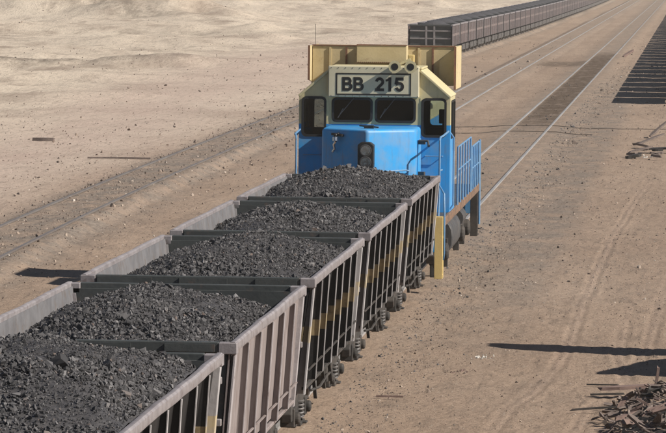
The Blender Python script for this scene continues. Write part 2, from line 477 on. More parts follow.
def gz(x, y):
    x = np.asarray(x, float); y = np.asarray(y, float)
    z = np.full(np.broadcast(x, y).shape, -0.15) + 0*x + 0*y
    z = z - 0.14*sstep(2.6, 6.0, -x)*(1-sstep(0, 1.8, 1.9-np.abs(x-track3(y)+0.0)))
    z = z + (0.022-0.014*sstep(2.0, 3.2, x))*fbm(x*0.9, y*0.35, 4, 1) + 0.016*fbm(x*2.6, y*1.4, 3, 5)
    z = z + 0.055*sstep(170, 240, y)*sstep(1.8, 2.8, x)*fbm(x*0.7, y*0.16, 4, 26)
    far = sstep(14, 40, -x)
    z = z + far*(0.38*fbm(x*0.06, y*0.022, 5, 9) + 0.26*fbm(x*0.25, y*0.09, 5, 13) + 0.22*np.abs(fbm(x*0.4, y*0.2, 4, 17)))
    for (x0, y0, x1, y1, hh, ww) in SCARS:
        dx, dy = x1-x0, y1-y0; L2 = dx*dx+dy*dy
        t = np.clip(((x-x0)*dx+(y-y0)*dy)/L2, 0, 1)
        d = np.hypot(x-x0-t*dx, y-y0-t*dy)
        z = z + hh*np.exp(-(d/ww)**2)*(0.55+0.9*vnoise(x*0.35, y*0.12, 21))
    for pts, wd in RUTS:
        P = np.array(pts)
        c = np.interp(y, P[:, 0], P[:, 1]) + 0.06*fbm(y*0.4, y*0, 2, 31)
        on = ((y > P[0, 0]) & (y < P[-1, 0]))*(1-sstep(P[-1, 0]-25, P[-1, 0], y))*(0.4+0.8*vnoise(y*0.35, x*0, 3))
        d = np.abs(x-c)
        z = z + on*(-0.015*np.exp(-((d-0.085)/0.045)**2) + 0.007*np.exp(-((d-0.19)/0.05)**2))
    # the beds of the three lines: sand banked against the rails
    for tx, bw in ((0*y, 2.1), (0*y-4.95, 1.8), (track3(y), 1.45)):
        d = np.abs(x-tx)
        z = np.where(d < bw, z*sstep(0.9, bw, d) + (-0.058+0.016*fbm(x*3, y*1.2, 3, 40))*(1-sstep(0.9, bw, d)), z)
    return z

ys = 1/np.linspace(1/54.0, 1/900.0, 860)
ys = np.concatenate([[-400, -100, -20, 20, 40], ys, [950, 1050, 1200, 1500, 2000, 3000, 5000, 9000, 16000]])
xs = np.concatenate([[-12000, -6000, -3000, -1500, -800, -450, -300, -220], np.linspace(-170, -40, 90), np.linspace(-39.3, -14, 70), np.arange(-13.85, 2.6, 0.08), np.arange(2.6, 6.7, 0.042), np.arange(6.75, 8.2, 0.1), np.linspace(8.5, 30, 30), [40, 60, 100, 200, 500, 1500, 4000, 12000]])
X, Y = np.meshgrid(xs, ys)
Z = gz(X, Y)
nx, ny = len(xs), len(ys)
idx = np.arange(nx*ny).reshape(ny, nx)
F = np.stack([idx[:-1, :-1], idx[:-1, 1:], idx[1:, 1:], idx[1:, :-1]], -1).reshape(-1, 4)
d3 = np.abs(X-track3(Y)); d1 = np.abs(X); d2 = np.abs(X+4.95)
wob = 0.5*fbm(X*0.5, Y*0.12, 3, 50)
ballast = np.maximum.reduce([(1-sstep(1.1, 2.3+wob, d3))*(1-0.0*Y), 0.75*(1-sstep(0.8, 1.7+wob, d1))*sstep(100, 130, Y), 0.6*(1-sstep(1.0, 2.1+wob, d2)), 0.85*(1-sstep(0.9, 1.7+wob, np.abs(X-2.3)))*sstep(62, 110, Y)*(1-sstep(230, 330, Y))])
edge = 0.25*fbm(X*1.5, Y*0.3, 3, 52)
stain = (1-sstep(0.55, 0.85, d1+edge*0.5))*sstep(176, 200, Y+edge*30)*(1-sstep(326, 356, Y+edge*40))
stain = np.maximum(stain, 0.75*sstep(-4.3, -3.5, X+edge)*(1-sstep(-0.9, -0.6, X))*sstep(296, 303, Y+edge*10)*(1-sstep(313, 320, Y+edge*10)))
pale = sstep(11.5, 17, -X+wob*2+0.004*Y)
pink = 0.75*np.exp(-((X-(-15.5-0.028*(Y-100)+1.2*fbm(Y*0.02, X*0.0, 2, 60)))/(3.2+Y*0.01))**2)*sstep(80, 120, Y)*(1-sstep(330, 420, Y))
scrub = 0*X
for (x0, y0, x1, y1, ww, am) in ((-38, 287, -27, 296, 4, 0.9), (-88, 590, -70, 528, 9, 0.9), (-64, 505, -52, 478, 6, 0.7), (-75, 640, -60, 660, 12, 0.6), (-33, 222, -27, 226, 1.6, 0.5), (-58, 330, -48, 333, 3, 0.5), (-45, 420, -30, 430, 5, 0.4), (-95, 430, -80, 420, 5, 0.5)):
    dx, dy = x1-x0, y1-y0
    t = np.clip(((X-x0)*dx+(Y-y0)*dy)/(dx*dx+dy*dy), 0, 1)
    scrub = np.maximum(scrub, am*np.exp(-(np.hypot(X-x0-t*dx, (Y-y0-t*dy))/ww)**2))
rut = 0*X
for pts, wd in RUTS:
    Pq = np.array(pts); c_ = np.interp(Y, Pq[:, 0], Pq[:, 1]) + 0.06*fbm(Y*0.4, Y*0, 2, 31)
    rut = np.maximum(rut, ((Y > Pq[0, 0]) & (Y < Pq[-1, 0]))*(1-sstep(Pq[-1, 0]-25, Pq[-1, 0], Y))*np.exp(-((X-c_)/(wd*0.6))**2))
ground = np_obj('ground', np.stack([X, Y, Z], -1).reshape(-1, 3), F, M['ground'],
                attrs=dict(ballast=ballast.ravel(), stain=stain.ravel(), pale=pale.ravel(), pink=pink.ravel(), scrub=scrub.ravel(), rut=rut.ravel()))
ground.data.polygons.foreach_set('use_smooth', [True]*len(ground.data.polygons))
tag(ground, 'tan gravelly desert sand with wheel ruts and low banks', None, None, 'structure')

# ------------------------------------------------------------------ rocks
def rock_templates(n=24):
    out = []
    for i in range(n):
        p = rng.normal(size=(11, 3)); p /= np.linalg.norm(p, axis=1)[:, None]
        p *= (0.75+0.35*rng.random((11, 1)))*np.array([1.15, 0.65+0.4*rng.random(), 0.5+0.4*rng.random()])
        bm = bmesh.new()
        for q in p: bm.verts.new(q)
        bmesh.ops.convex_hull(bm, input=bm.verts)
        bmesh.ops.delete(bm, geom=[q for q in bm.verts if not q.link_faces], context='VERTS')
        bmesh.ops.triangulate(bm, faces=bm.faces)
        bm.verts.index_update()
        v = np.array([q.co for q in bm.verts]); f = np.array([[q.index for q in t.verts] for t in bm.faces]); bm.free()
        out.append((v, f))
    return out
ROCKS = rock_templates()
def scatter(P, S):
    """rocks of size S at points P -> joined arrays"""
    Vs = []; Fs = []; b = 0
    kind = rng.integers(0, len(ROCKS), len(P))
    for t, (v, f) in enumerate(ROCKS):
        ii = np.where(kind == t)[0]
        if not len(ii): continue
        q = rng.normal(size=(len(ii), 4)); q /= np.linalg.norm(q, axis=1)[:, None]
        a, bb, c, d = q.T
        Rm = np.stack([1-2*(c*c+d*d), 2*(bb*c-a*d), 2*(bb*d+a*c), 2*(bb*c+a*d), 1-2*(bb*bb+d*d), 2*(c*d-a*bb), 2*(bb*d-a*c), 2*(c*d+a*bb), 1-2*(bb*bb+c*c)], -1).reshape(-1, 3, 3)
        vv = np.einsum('nij,kj->nki', Rm, v)*S[ii][:, None, None] + P[ii][:, None, :]
        Vs.append(vv.reshape(-1, 3))
        Fs.append((f[None]+(np.arange(len(ii))*len(v))[:, None, None]).reshape(-1, 3)+b)
        b += len(ii)*len(v)
    return np.concatenate(Vs), np.concatenate(Fs)

# loose stones on the sand
N = 20000
yy = 1/(1/60.0 + rng.random(N)*(1/420.0-1/60.0))
xx = np.where(rng.random(N) < 0.62, rng.uniform(1.4, 7.0, N), rng.uniform(-24, -1.2, N))
keep = rng.random(N) < 0.35+0.65*(vnoise(xx*0.6, yy*0.2, 70) > 0.5)
xx, yy = xx[keep], yy[keep]
# more of them along the left line's bed
N2 = 6000
y2 = 1/(1/95.0 + rng.random(N2)*(1/300.0-1/95.0))
x2 = track3(y2)+rng.normal(0, 1.5, N2)
N3 = 3000
y3 = 1/(1/62.0+rng.random(N3)*(1/300.0-1/62.0)); x3 = 1.7+np.abs(rng.normal(0, 0.5, N3))
xx = np.concatenate([xx, x2, x3]); yy = np.concatenate([yy, y2, y3])
ss = np.clip(0.0085*np.exp(rng.normal(0, 0.55, len(xx))), 0.005, 0.06)
ss *= (1+0.35*(xx < -4))*np.clip(yy/80, 0.8, 4)**0.8
# coarser rubble on the plain at the left
N4 = 5200
y4 = 1/(1/125.0+rng.random(N4)*(1/640.0-1/125.0)); x4 = track3(y4)-3-(rng.random(N4)**1.2)*(8+0.115*y4)
k4 = vnoise(x4*0.12, y4*0.03, 75) > 0.42+0.25*rng.random(N4); x4, y4 = x4[k4], y4[k4]
xx = np.concatenate([xx, x4]); yy = np.concatenate([yy, y4])
ss = np.concatenate([ss, np.clip(0.022*np.exp(rng.normal(0, 0.5, len(x4)))*(0.5+y4/300), 0.012, 0.16)])
P = np.stack([xx, yy, gz(xx, yy)+ss*0.25], -1)
V, F = scatter(P, ss)
tag(np_obj('loose_stones', V, F, M['stones']), 'small brown stones strewn over the sand and along the rails', 'stones', None, 'stuff')

# ore dribbled from the wagons along the line
N5 = 3200
y5 = 1/(1/60.0+rng.random(N5)*(1/260.0-1/60.0)); x5 = np.where(rng.random(N5) < 0.75, 1.25+np.abs(rng.normal(0, 0.55, N5)), -0.6+rng.random(N5)*1.2)
s5 = np.clip(0.010*np.exp(rng.normal(0, 0.5, N5)), 0.006, 0.04)*np.clip(y5/80, 0.8, 3)**0.7
V, F = scatter(np.stack([x5, y5, gz(x5, y5)+s5*0.25], -1), s5)
tag(np_obj('spilled_ore', V, F, M['ore_rocks']), 'dark crumbs of spilled ore along the loaded train', 'ore', None, 'stuff')

# ------------------------------------------------------------------ tracks
def rail_mesh(mb, xf, y0, y1, step):
    yv = np.arange(y0, y1+0.1, step)
    prof = [(-0.036, 0.0), (0.036, 0.0), (0.036, -0.045), (0.01, -0.06), (0.01, -0.14), (0.07, -0.16), (0.07, -0.175), (-0.07, -0.175), (-0.07, -0.16), (-0.01, -0.14), (-0.01, -0.06), (-0.036, -0.045)]
    n = len(prof); b = len(mb.v)
    for y in yv:
        x = float(xf(y))
        mb.v += [(x+u, float(y), v) for u, v in prof]
    for i in range(len(yv)-1):
        for k in range(n):
            mb.f.append((b+i*n+k, b+i*n+(k+1) % n, b+(i+1)*n+(k+1) % n, b+(i+1)*n+k))
def track(label, xf, y0, y1, step=20, mt='rail_bright'):
    t = thing('railway_track', label, 'track', (float(xf(y0)), y0, -0.1), 0, 'railway lines across the sand')
    for s in (-1, 1):
        mb = MB()
        rail_mesh(mb, lambda y: xf(y)+s*0.754, y0, y1, step)
        o = mb.build('rail', M[mt])
        o.parent = t
        o.matrix_parent_inverse = t.matrix_basis.inverted()
    return t
track('line carrying the blue locomotive, dark oily sand between its rails ahead', lambda y: 0.0*y, 20, 1200, 59)
track('half buried line between the locomotive and the far ore train', lambda y: -4.95+0.0*y, 20, 1200, 59)
track('curving sand covered line at left that the far ore train stands on', track3, 40, 1200, 4, 'rail')

# ------------------------------------------------------------------ ore wagon
LW, WH, RIM, PITCH = 9.02, 1.586, 2.39, 10.4
HL = LW/2
def side_x(z):      # outer face of the ribs
    return 1.575 - 0.085*(2.3-z)/1.4

def make_bogie(parent, y, full=True):
    mb = MB()
    for s in (-1, 1):
        x = s*1.18
        mb.prism([(-1.15, 0.50), (-0.95, 0.66), (-0.45, 0.72), (0.45, 0.72), (0.95, 0.66), (1.15, 0.50), (1.12, 0.38), (0.72, 0.40), (0.42, 0.24), (-0.42, 0.24), (-0.72, 0.40), (-1.12, 0.38)],
                 lambda u, v, a: (a, y+u, v), x-0.07, x+0.07)
        if full:
            for q in (-0.86, 0.86):
                mb.box(x-0.10, x+0.10, y+q-0.13, y+q+0.13, 0.30, 0.56); mb.lathe([(0, 0.085), (0.06, 0.085), (0.08, 0.05)], (x+s*0.09, y+q, 0.42), (s, 0, 0), 10)
            mb.box(x-0.13, x+s*0.0+0.13, y-0.3, y+0.3, 0.25, 0.305); mb.box(min(x, x+s*0.19), max(x, x+s*0.19), y-0.10, y+0.10, 0.27, 0.30)
    mb.box(-1.1, 1.1, y-0.16, y+0.16, 0.50, 0.78)
    b = mb.build('bogie', M['bogie_steel'], parent, 0.012 if full else 0, 1)
    return b

def wheel_mb():
    return MB().lathe([(-0.07, 0.40), (-0.065, 0.445), (-0.05, 0.45), (-0.03, 0.425), (0.06, 0.415), (0.065, 0.36), (0.03, 0.33), (0.01, 0.15), (0.07, 0.13), (0.09, 0.09)], (0, 0, 0), (1, 0, 0), 28)

def spring_mb(h=0.27, r=0.062, turns=5.0, wr=0.016):
    pts = []
    nn = int(turns*12)
    for i in range(nn+1):
        a = 2*math.pi*turns*i/nn
        pts.append((r*math.cos(a), r*math.sin(a), h*i/nn))
    return MB().tube(pts, wr, 6)

SHARED = {}
def shared(name, key, maker, mt, parent, loc=(0, 0, 0), rot=(0, 0, 0), bevel=0, seg=1, smooth=False, scale=None):
    if (key, mt.name) not in SHARED:
        o = maker().build(name, mt, parent, bevel, seg, smooth)
        SHARED[(key, mt.name)] = o.data
    else:
        o = bpy.data.objects.new(name, SHARED[(key, mt.name)])
        col.objects.link(o); o.parent = parent
    o.location = loc; o.rotation_euler = rot
    if scale: o.scale = scale
    return o

def make_wagon(style):
    hullm = {'dark': M['hull_black'], 'brown': M['brown_steel']}[style]
    ribm = {'dark': M['rib_grey'], 'brown': M['far_rib']}[style]
    t = thing('ore_wagon', '-', 'wagon')
    xt, xb = 1.515, (1.33 if style == 'dark' else 1.42)      # the side sheets lean inwards behind the ribs
    def sheet_x(z): return xb + (xt-xb)*(z-0.93)/(2.31-0.93)
    for s in (-1, 1):
        MB().prism([(s*xt, 2.31), (s*xb, 0.93), (s*(xb-0.02), 0.93), (s*(xt-0.02), 2.31)], lambda u, v, a: (u, a, v), -HL+0.06, HL-0.06).build('side_sheet', hullm, t)
        zi = 1.3
        MB().prism([(s*(xt-0.024), 2.335), (s*(sheet_x(zi)-0.024), zi), (s*(sheet_x(zi)-0.034), zi), (s*(xt-0.034), 2.335)], lambda u, v, a: (u, a, v), -HL+0.17, HL-0.17).build('inner_lining', M['inner_steel'], t)
    for e in (-1, 1):
        MB().prism([(-xb+0.03, 0.98), (xb-0.03, 0.98), (xt-0.04, 2.31), (-xt+0.04, 2.31)], xz, min(e*(HL-0.16), e*(HL-0.10)), max(e*(HL-0.16), e*(HL-0.10))).build('end_sheet', M['end_dark'], t)
    MB().box(-xb+0.03, xb-0.03, -HL+0.2, HL-0.2, 0.93, 1.0).build('floor', M['bogie_steel'], t)
    # top rails
    for s in (-1, 1):
        b = MB()
        pts = []
        nq = 25; V = []; Fc = []
        for j in range(nq):
            y = -HL+LW*j/(nq-1)
            en = min(1.0, min(j, nq-1-j)/3)
            dx = s*en*0.022*float(fbm(np.array(y*0.55), np.array(3.0+s+len(style)), 3, 5)); dz = en*0.02*float(fbm(np.array(y*0.6), np.array(8.0+s+len(style)), 3, 6))
            for (u, v) in ((WH-0.085, -0.115), (WH-0.006, -0.115), (WH, -0.10), (WH, -0.022), (WH-0.02, -0.002), (WH-0.065, 0.0), (WH-0.085, -0.015)):
                V.append((s*u+dx, y, RIM+v+dz))
        for j in range(nq-1):
            for q in range(7): Fc.append((j*7+q, j*7+(q+1) % 7, j*7+7+(q+1) % 7, j*7+7+q))
        Fc += [tuple(range(6, -1, -1)), tuple(range((nq-1)*7, nq*7))]
        b.add(V, Fc)
        b.build('top_rail', M['rim_steel'], t, 0, 0, True)
        for e in (-1, 1):
            a0, a1 = sorted((s*(WH+0.006), s*(WH-0.2)))
            MB().box(a0, a1, min(e*(HL-0.16), e*(HL+0.012)), max(e*(HL-0.16), e*(HL+0.012)), RIM-0.14, RIM-0.012).build('corner_plate', M['rim_steel'], t, 0.008, 1)
    for e in (-1, 1):
        b = MB()
        a0, a1 = sorted((e*HL, e*(HL-0.10)))
        b.box(-WH+0.20, WH-0.20, a0, a1, RIM-0.125, RIM-0.006)
        o = b.build('end_rail', M['end_dark'], t, 0.012, 2)
        for (u, v) in ((-1.36, -0.62), (-0.25, 0.40), (0.78, 1.34)):
            a0, a1 = sorted((e*(HL+0.002), e*(HL+0.022)))
            MB().box(u, v, a0, a1, RIM-0.115, RIM-0.03).build('stiffening_plate', M['end_dark'], o)
    # ribs: a web plate with a narrow bright flange, most of them a little bent
    def bow(k, z): return 0.03*math.sin(k*1.9+0.4)*math.sin((z-0.9)/1.36*3.14) + 0.02*math.sin(k*3.1)*(2.26-z)
    def web(k):
        b = MB(); V = []; Fc = []
        for j in range(5):
            z = 2.26-1.36*j/4; xo = side_x(z); xi = sheet_x(z)+0.002; yo = bow(k, z)
            V += [(xo, yo-0.006, z), (xo, yo+0.006, z), (xi, yo+0.006, z), (xi, yo-0.006, z)]
        for j in range(4):
            for q in range(4): Fc.append((j*4+q, j*4+(q+1) % 4, j*4+4+(q+1) % 4, j*4+4+q))
        Fc += [(3, 2, 1, 0), (16, 17, 18, 19)]
        return b.add(V, Fc)
    def flange(k):
        b = MB(); V = []; Fc = []; hw_ = 0.030+0.009*math.sin(k*5)
        for j in range(5):
            z = 2.26-1.36*j/4; xo = side_x(z); yo = bow(k, z)
            V += [(xo+0.012, yo-hw_, z), (xo+0.012, yo+hw_, z), (xo+0.001, yo+hw_, z), (xo+0.001, yo-hw_, z)]
        for j in range(4):
            for q in range(4): Fc.append((j*4+q, j*4+(q+1) % 4, j*4+4+(q+1) % 4, j*4+4+q))
        Fc += [(3, 2, 1, 0), (16, 17, 18, 19)]
        return b.add(V, Fc)
    nb = 7 if style == 'dark' else 6
    for s in (-1, 1):
        for k in range(1, nb):
            y = -HL + LW*k/nb + (0.07*math.sin(k*2.7) if style == 'dark' else 0)
            rot = (0, 0, 0 if s > 0 else math.pi)
            wb = shared('rib', style+'rib%d' % k, lambda: web(k), hullm, t, (0, y, 0), rot)
            shared('flange', style+'flange%d' % k, lambda: flange(k), ribm, wb)
    def post():
        b = MB()
        x0, x1 = side_x(2.25), side_x(0.8)-0.03
        b.prism([(x0, 2.25), (x1, 0.80), (x1-0.02, 0.80), (x0-0.02, 2.25)], lambda u, v, a: (u, a, v), -0.09, 0.09)
        b.prism([(x0-0.021, 2.25), (x1-0.021, 0.80), (x1-0.18, 0.80), (x0-0.14, 2.25)], lambda u, v, a: (u, a, v), 0.07, 0.09)
        return b
    for s in (-1, 1):
        for e in (-1, 1):
            o = shared('corner_post', style+'post', post, ribm, t, (0, e*(HL-0.14), 0))
            o.scale = (s, -e, 1)
    # side sill with a lower stiffener
    for s in (-1, 1):
        b = MB()
        xs_ = s*(side_x(1.1)-0.045)
        b.box(min(xs_+s*0.02, xs_+s*0.045), max(xs_+s*0.02, xs_+s*0.045), -HL+0.2, HL-0.2, 1.112, 1.128)
        b.build('side_stiffener', M['bogie_steel'] if style == 'dark' else M['brown_steel'], t)
        b = MB(); b.box(s*1.43-0.03, s*1.43+0.03, -HL+0.2, HL-0.2, 0.85, 0.895)
        b.build('side_sill', M['bogie_steel'] if style == 'dark' else M['brown_steel'], t, 0.006, 1)
    # end framing
    for e in (-1, 1):
        for z in (1.95, 1.48):
            b = MB().box(-1.42, 1.42, min(e*(HL-0.098), e*(HL-0.0)), max(e*(HL-0.098), e*(HL-0.0)), z-0.04, z+0.04)
            b.build('end_ledge', M['grey_steel'], t, 0.008, 1)
        for x in (-0.28, 0.28):
            b = MB().box(x-0.05, x+0.05, min(e*(HL-0.098), e*(HL-0.015)), max(e*(HL-0.098), e*(HL-0.015)), 0.96, 2.262)
            b.build('end_post', M['grey_steel'], t)
        for x in (-1.2, 1.2):
            for z in (1.70, 1.25):
                def grab():
                    b = MB()
                    b.tube([(-0.16, 0, 0), (-0.16, 0.09, 0), (0.16, 0.09, 0), (0.16, 0, 0)], 0.013, 6)
                    return b
                shared('grab_handle', 'grab', grab, M['spring'], t, (x, e*(HL-0.095), z), (0, 0, 0 if e > 0 else math.pi))
        b = MB().box(-1.3, 1.3, min(e*(HL-0.3), e*(HL+0.05)), max(e*(HL-0.3), e*(HL+0.05)), 0.74, 0.928)
        b.build('end_sill', M['bogie_steel'], t, 0.01, 1)
        b = MB().box(-0.09, 0.09, min(e*(HL+0.05), e*(HL+0.55)), max(e*(HL+0.05), e*(HL+0.55)), 0.72, 0.88)
        b.box(-0.15, 0.15, min(e*(HL+0.52), e*(PITCH/2-0.004)), max(e*(HL+0.52), e*(PITCH/2-0.004)), 0.66, 0.94)
        b.build('coupler', M['wheel_steel'], t, 0.015, 1)
    b = MB().box(-0.22, 0.22, -HL+0.3, HL-0.3, 0.66, 0.93)
    b.prism([(-0.55, 0.45), (0.55, 0.45), (1.2, 0.93), (-1.2, 0.93)], lambda u, v, a: (u, a, v), -1.3, 1.3)
    b.build('underframe', M['bogie_steel'], t)
    for s in (-1, 1):
        b = MB(); b.tube([(s*1.32, -1.9, 0.62), (s*1.34, -0.6, 0.55), (s*1.34, 0.7, 0.60), (s*1.32, 1.9, 0.56)], 0.02, 6)
        for yq in (-1.4, 0.1, 1.3): b.beam((s*1.3, yq, 0.9), (s*1.34, yq+0.12, 0.45), 0.05, 0.02)
        b.build('brake_rigging', M['bogie_steel'], t)
    # bogies
    for e in (-1, 1):
        yb = e*2.95
        bo = make_bogie(t, yb)
        for q in (-0.86, 0.86):
            for s in (-1, 1):
                shared('wheel', 'wheel', wheel_mb, M['wheel_steel'], bo, (s*0.76, yb+q, 0.42), (0, 0, 0 if s > 0 else math.pi), smooth=True)
            a = MB().tube([(-0.74, yb+q, 0.42), (0.74, yb+q, 0.42)], 0.075, 10)
            a.build('axle', M['wheel_steel'], bo)
        for s in (-1, 1):
            for q in (0.0,):
                o = shared('coil_spring', 'spring', spring_mb, M['spring'], bo, (s*1.25, yb+q, 0.31), smooth=True)
    return t

ORDER = ['E', 'D', 'C', 'B', 'A']
LAB = {
 'A': 'dark ribbed ore wagon coupled directly behind the blue locomotive, rusty marks on its side',
 'B': 'dark ribbed ore wagon second from the locomotive, yellow band painted across its ribs',
 'C': 'dark ribbed ore wagon in the middle of the near train, yellow band across its ribs',
 'D': 'brown sided ore wagon with pale rim, the only near one with brown side sheets',
 'E': 'nearest ore wagon, cut off by the bottom edge of the photo, black side sheets',
}
dark = make_wagon('dark'); brown = make_wagon('brown')
WY = {n: 48.43-HL+i*PITCH for i, n in enumerate(ORDER)}
for n in ORDER:
    if n == 'D': o = brown
    elif n == 'C': o = dark
    else: o = copy_tree(dark)
    o.location = (0, WY[n], 0)
    o['label'] = LAB[n]; o['group'] = 'loaded ore wagons behind the locomotive'

# ------------------------------------------------------------------ ore loads
ORELAB = {
 'A': 'heap of dark iron ore in the wagon next to the blue locomotive',
 'B': 'heap of dark iron ore in the second wagon from the locomotive',
 'C': 'heap of dark iron ore in the middle wagon of the near train',
 'D': 'heap of dark iron ore in the brown sided wagon',
 'E': 'large heap of dark iron ore in the nearest wagon at the bottom left',
}
PEAK = {'A': 0.29, 'B': 0.15, 'C': 0.22, 'D': 0.22, 'E': 0.40}
SIDE = {'A': -0.16, 'B': -0.26, 'C': -0.28, 'D': -0.30, 'E': 0.0}
def heap(n, x, y, seed):
    """surface of the load above the rim, x and y local to the wagon"""
    hw = 1.36; hl = HL-0.17
    cx = 0.02 + 0.12*np.sin(y*0.7+seed)
    a = np.abs(x-cx)/np.where(x > cx, hw+(0.6 if n in 'AE' else 0.2), hw+0.05)
    cone = np.maximum.reduce([1-np.sqrt((a*0.98)**2+((y-c)/w_)**2) for c, w_ in ((-1.3+0.4*math.sin(seed), 3.3), (1.2+0.4*math.cos(seed*2), 3.7))])
    k = np.clip(cone, -0.5, 1)
    z = SIDE[n] + (PEAK[n]-SIDE[n])*np.where(k > 0, k**0.68, k*0.4) - 0.06*sstep(0.9, 1.4, -x)
    z = z + 0.11*fbm(x*1.1+seed*3, y*0.9, 3, int(seed)) + 0.045*fbm(x*4, y*4+seed, 3, 3+int(seed))
    if n == 'E': z = z - 0.34*sstep(HL-2.6, HL-0.4, y)
    lim = -0.05 + 0.62*np.minimum(1.50-np.abs(x), 1.2*(HL-0.15-np.abs(y)))
    return np.minimum(z, lim + 0.02*fbm(x*5, y*5, 2, 4))
for i, n in enumerate(ORDER):
    sd_ = 1.7+i*2.3
    hw = 1.455 if n != 'E' else 1.47
    gx = np.linspace(-hw, hw, 90); gy = np.linspace(-HL+0.18, HL-0.18, 260)
    Xo, Yo = np.meshgrid(gx, gy)
    Zo = RIM + heap(n, Xo, Yo, sd_)
    id_ = np.arange(Xo.size).reshape(Xo.shape)
    F = np.stack([id_[:-1, :-1], id_[:-1, 1:], id_[1:, 1:], id_[1:, :-1]], -1).reshape(-1, 4)
    bed = np_obj('fine_ore', np.stack([Xo, Yo, Zo-0.008], -1).reshape(-1, 3), F, M['ore'])
    K = 25000
    px = rng.uniform(-hw+0.01, hw-0.01, K); py = rng.uniform(-HL+0.22, HL-0.22, K)
    # coarse lumps gather in drifts, fines elsewhere
    drift = vnoise(px*1.3+i*5, py*1.1, 80+i)
    s = np.clip(0.0125*np.exp(rng.normal(0, 0.5, K))*(0.45+1.1*drift), 0.006, 0.07)
    big = rng.random(K) < 0.003; s = np.where(big, s*1.5+0.02, s)
    s = np.minimum(s, (hw-np.abs(px))*0.9+0.030)
    P = np.stack([px, py, RIM+heap(n, px, py, sd_)+s*0.25], -1)
    V, F3 = scatter(P, s)
    lumps = np_obj('ore_lumps', V, F3, M['ore_rocks'])
    t = thing('ore_load', ORELAB[n], 'ore heap', (0, WY[n], 0), 0, 'ore heaped in the near wagons')
    t['kind'] = 'stuff'
    for o in (bed, lumps):
        o.parent = t; o['kind'] = 'stuff'

# ------------------------------------------------------------------ locomotive (y measured from 91 m)
LY = 91.0
lo = thing('locomotive', 'blue and cream diesel locomotive numbered BB 215 at the head of the near train', 'locomotive', (0, LY, 0))
CF, CB = 2.6, 4.52                     # cab front and back
# nose: a short hood that comes to a point towards the train
mb = MB()
mb.prism([(-0.97, 1.12), (0.0, 0.32), (0.97, 1.12), (0.97, CF-0.002), (-0.97, CF-0.002)], lambda u, v, a: (u, v, a), 1.45, 3.235)
nose = mb.build('nose', M['loco'], lo, 0.07, 4, True)
# door outline, latches on the right cheek and a catch on top
b = MB(); b.box(0.971, 0.99, 1.45, 2.4, 1.7, 3.0); b.build('nose_door', M['loco'], nose, 0.006, 1)
b = MB()
for z in (2.95, 2.3): b.beam((0.97, 1.52, z), (1.13, 1.46, z), 0.07, 0.09)
b.tube([(1.0, 1.45, 2.98), (1.19, 1.42, 2.98), (1.21, 1.42, 2.86)], 0.03, 6)
b.build('door_latch', M['tank_grey'], nose, 0.006, 1)
b = MB(); b.box(-0.1, 0.1, 1.0, 1.12, 3.2, 3.30); b.beam((-0.2, 1.1, 3.29), (0.2, 1.05, 3.26), 0.05, 0.03); b.build('top_catch', M['black'], nose, 0.006, 1)
# hanging hose bracket on the left cheek
def cheek(u, z, off=0.0):        # a point on the left cheek, u metres left of the point of the nose
    d = Vector((-1.0, 0.83, 0)).normalized(); nrm = Vector((-0.83, -1.0, 0)).normalized()
    return Vector((0, 0.32, 0)) + d*u + nrm*off + Vector((0, 0, z))
b = MB()
b.beam(cheek(0.62, 3.10, 0.05), cheek(0.92, 3.12, 0.05), 0.06, 0.05)
b.tube([cheek(0.78, 3.12, 0.0), cheek(0.78, 3.10, 0.10), cheek(0.78, 3.0, 0.10)], 0.04, 8)
b.build('hook_bracket', M['black'], nose)
b = MB()
b.tube([cheek(0.77, 3.06, 0.11), cheek(0.76, 2.98, 0.12)], 0.055, 8)
b.tube([cheek(0.77, 2.98, 0.10), cheek(0.82, 2.90, 0.10), cheek(0.80, 2.82, 0.09), cheek(0.88, 2.76, 0.07)], 0.026, 8)
b.build('brass_coupling', M['chrome'], nose, smooth=True)
# twin headlamp on the point of the nose
b = MB()
b.prism([(-0.165, 2.46), (-0.11, 2.41), (0.11, 2.41), (0.165, 2.46), (0.165, 2.93), (0.09, 2.99), (-0.09, 2.99), (-0.165, 2.93)], xz, 0.17, 0.55)
lamp = b.build('headlamp', M['black'], lo, 0.02, 2)
for z in (2.82, 2.58):
    b = MB(); b.lathe([(0.0, 0.118), (-0.035, 0.125), (-0.04, 0.105), (0.0, 0.10), (0.04, 0.06), (0.055, 0.02)], (0, 0.17, z), (0, 1, 0), 20)
    b.build('lamp_reflector', M['tank_grey'], lamp, smooth=True)
    b = MB(); b.lathe([(0, 0.098), (0.012, 0.09), (0.04, 0.05), (0.05, 0.01)], (0, 0.142, z), (0, 1, 0), 20)
    b.build('lamp_bulb', M['chrome'], lamp, smooth=True)
# grab rail low on the nose
d = Vector((1.0, 0.83, 0)).normalized(); nr = Vector((0.83, -1.0, 0)).normalized()
def rc(u, z, off): return Vector((0, 0.32, 0)) + d*u + nr*off + Vector((0, 0, z))
b = MB(); b.tube([rc(0.18, 2.32, 0.0), rc(0.18, 2.36, 0.08), rc(0.25, 2.38, 0.09), rc(0.95, 2.40, 0.09), rc(1.02, 2.38, 0.08), rc(1.02, 2.32, 0.0)], 0.016, 8)
b.build('grab_rail', M['rail_blue'], lo, smooth=True)

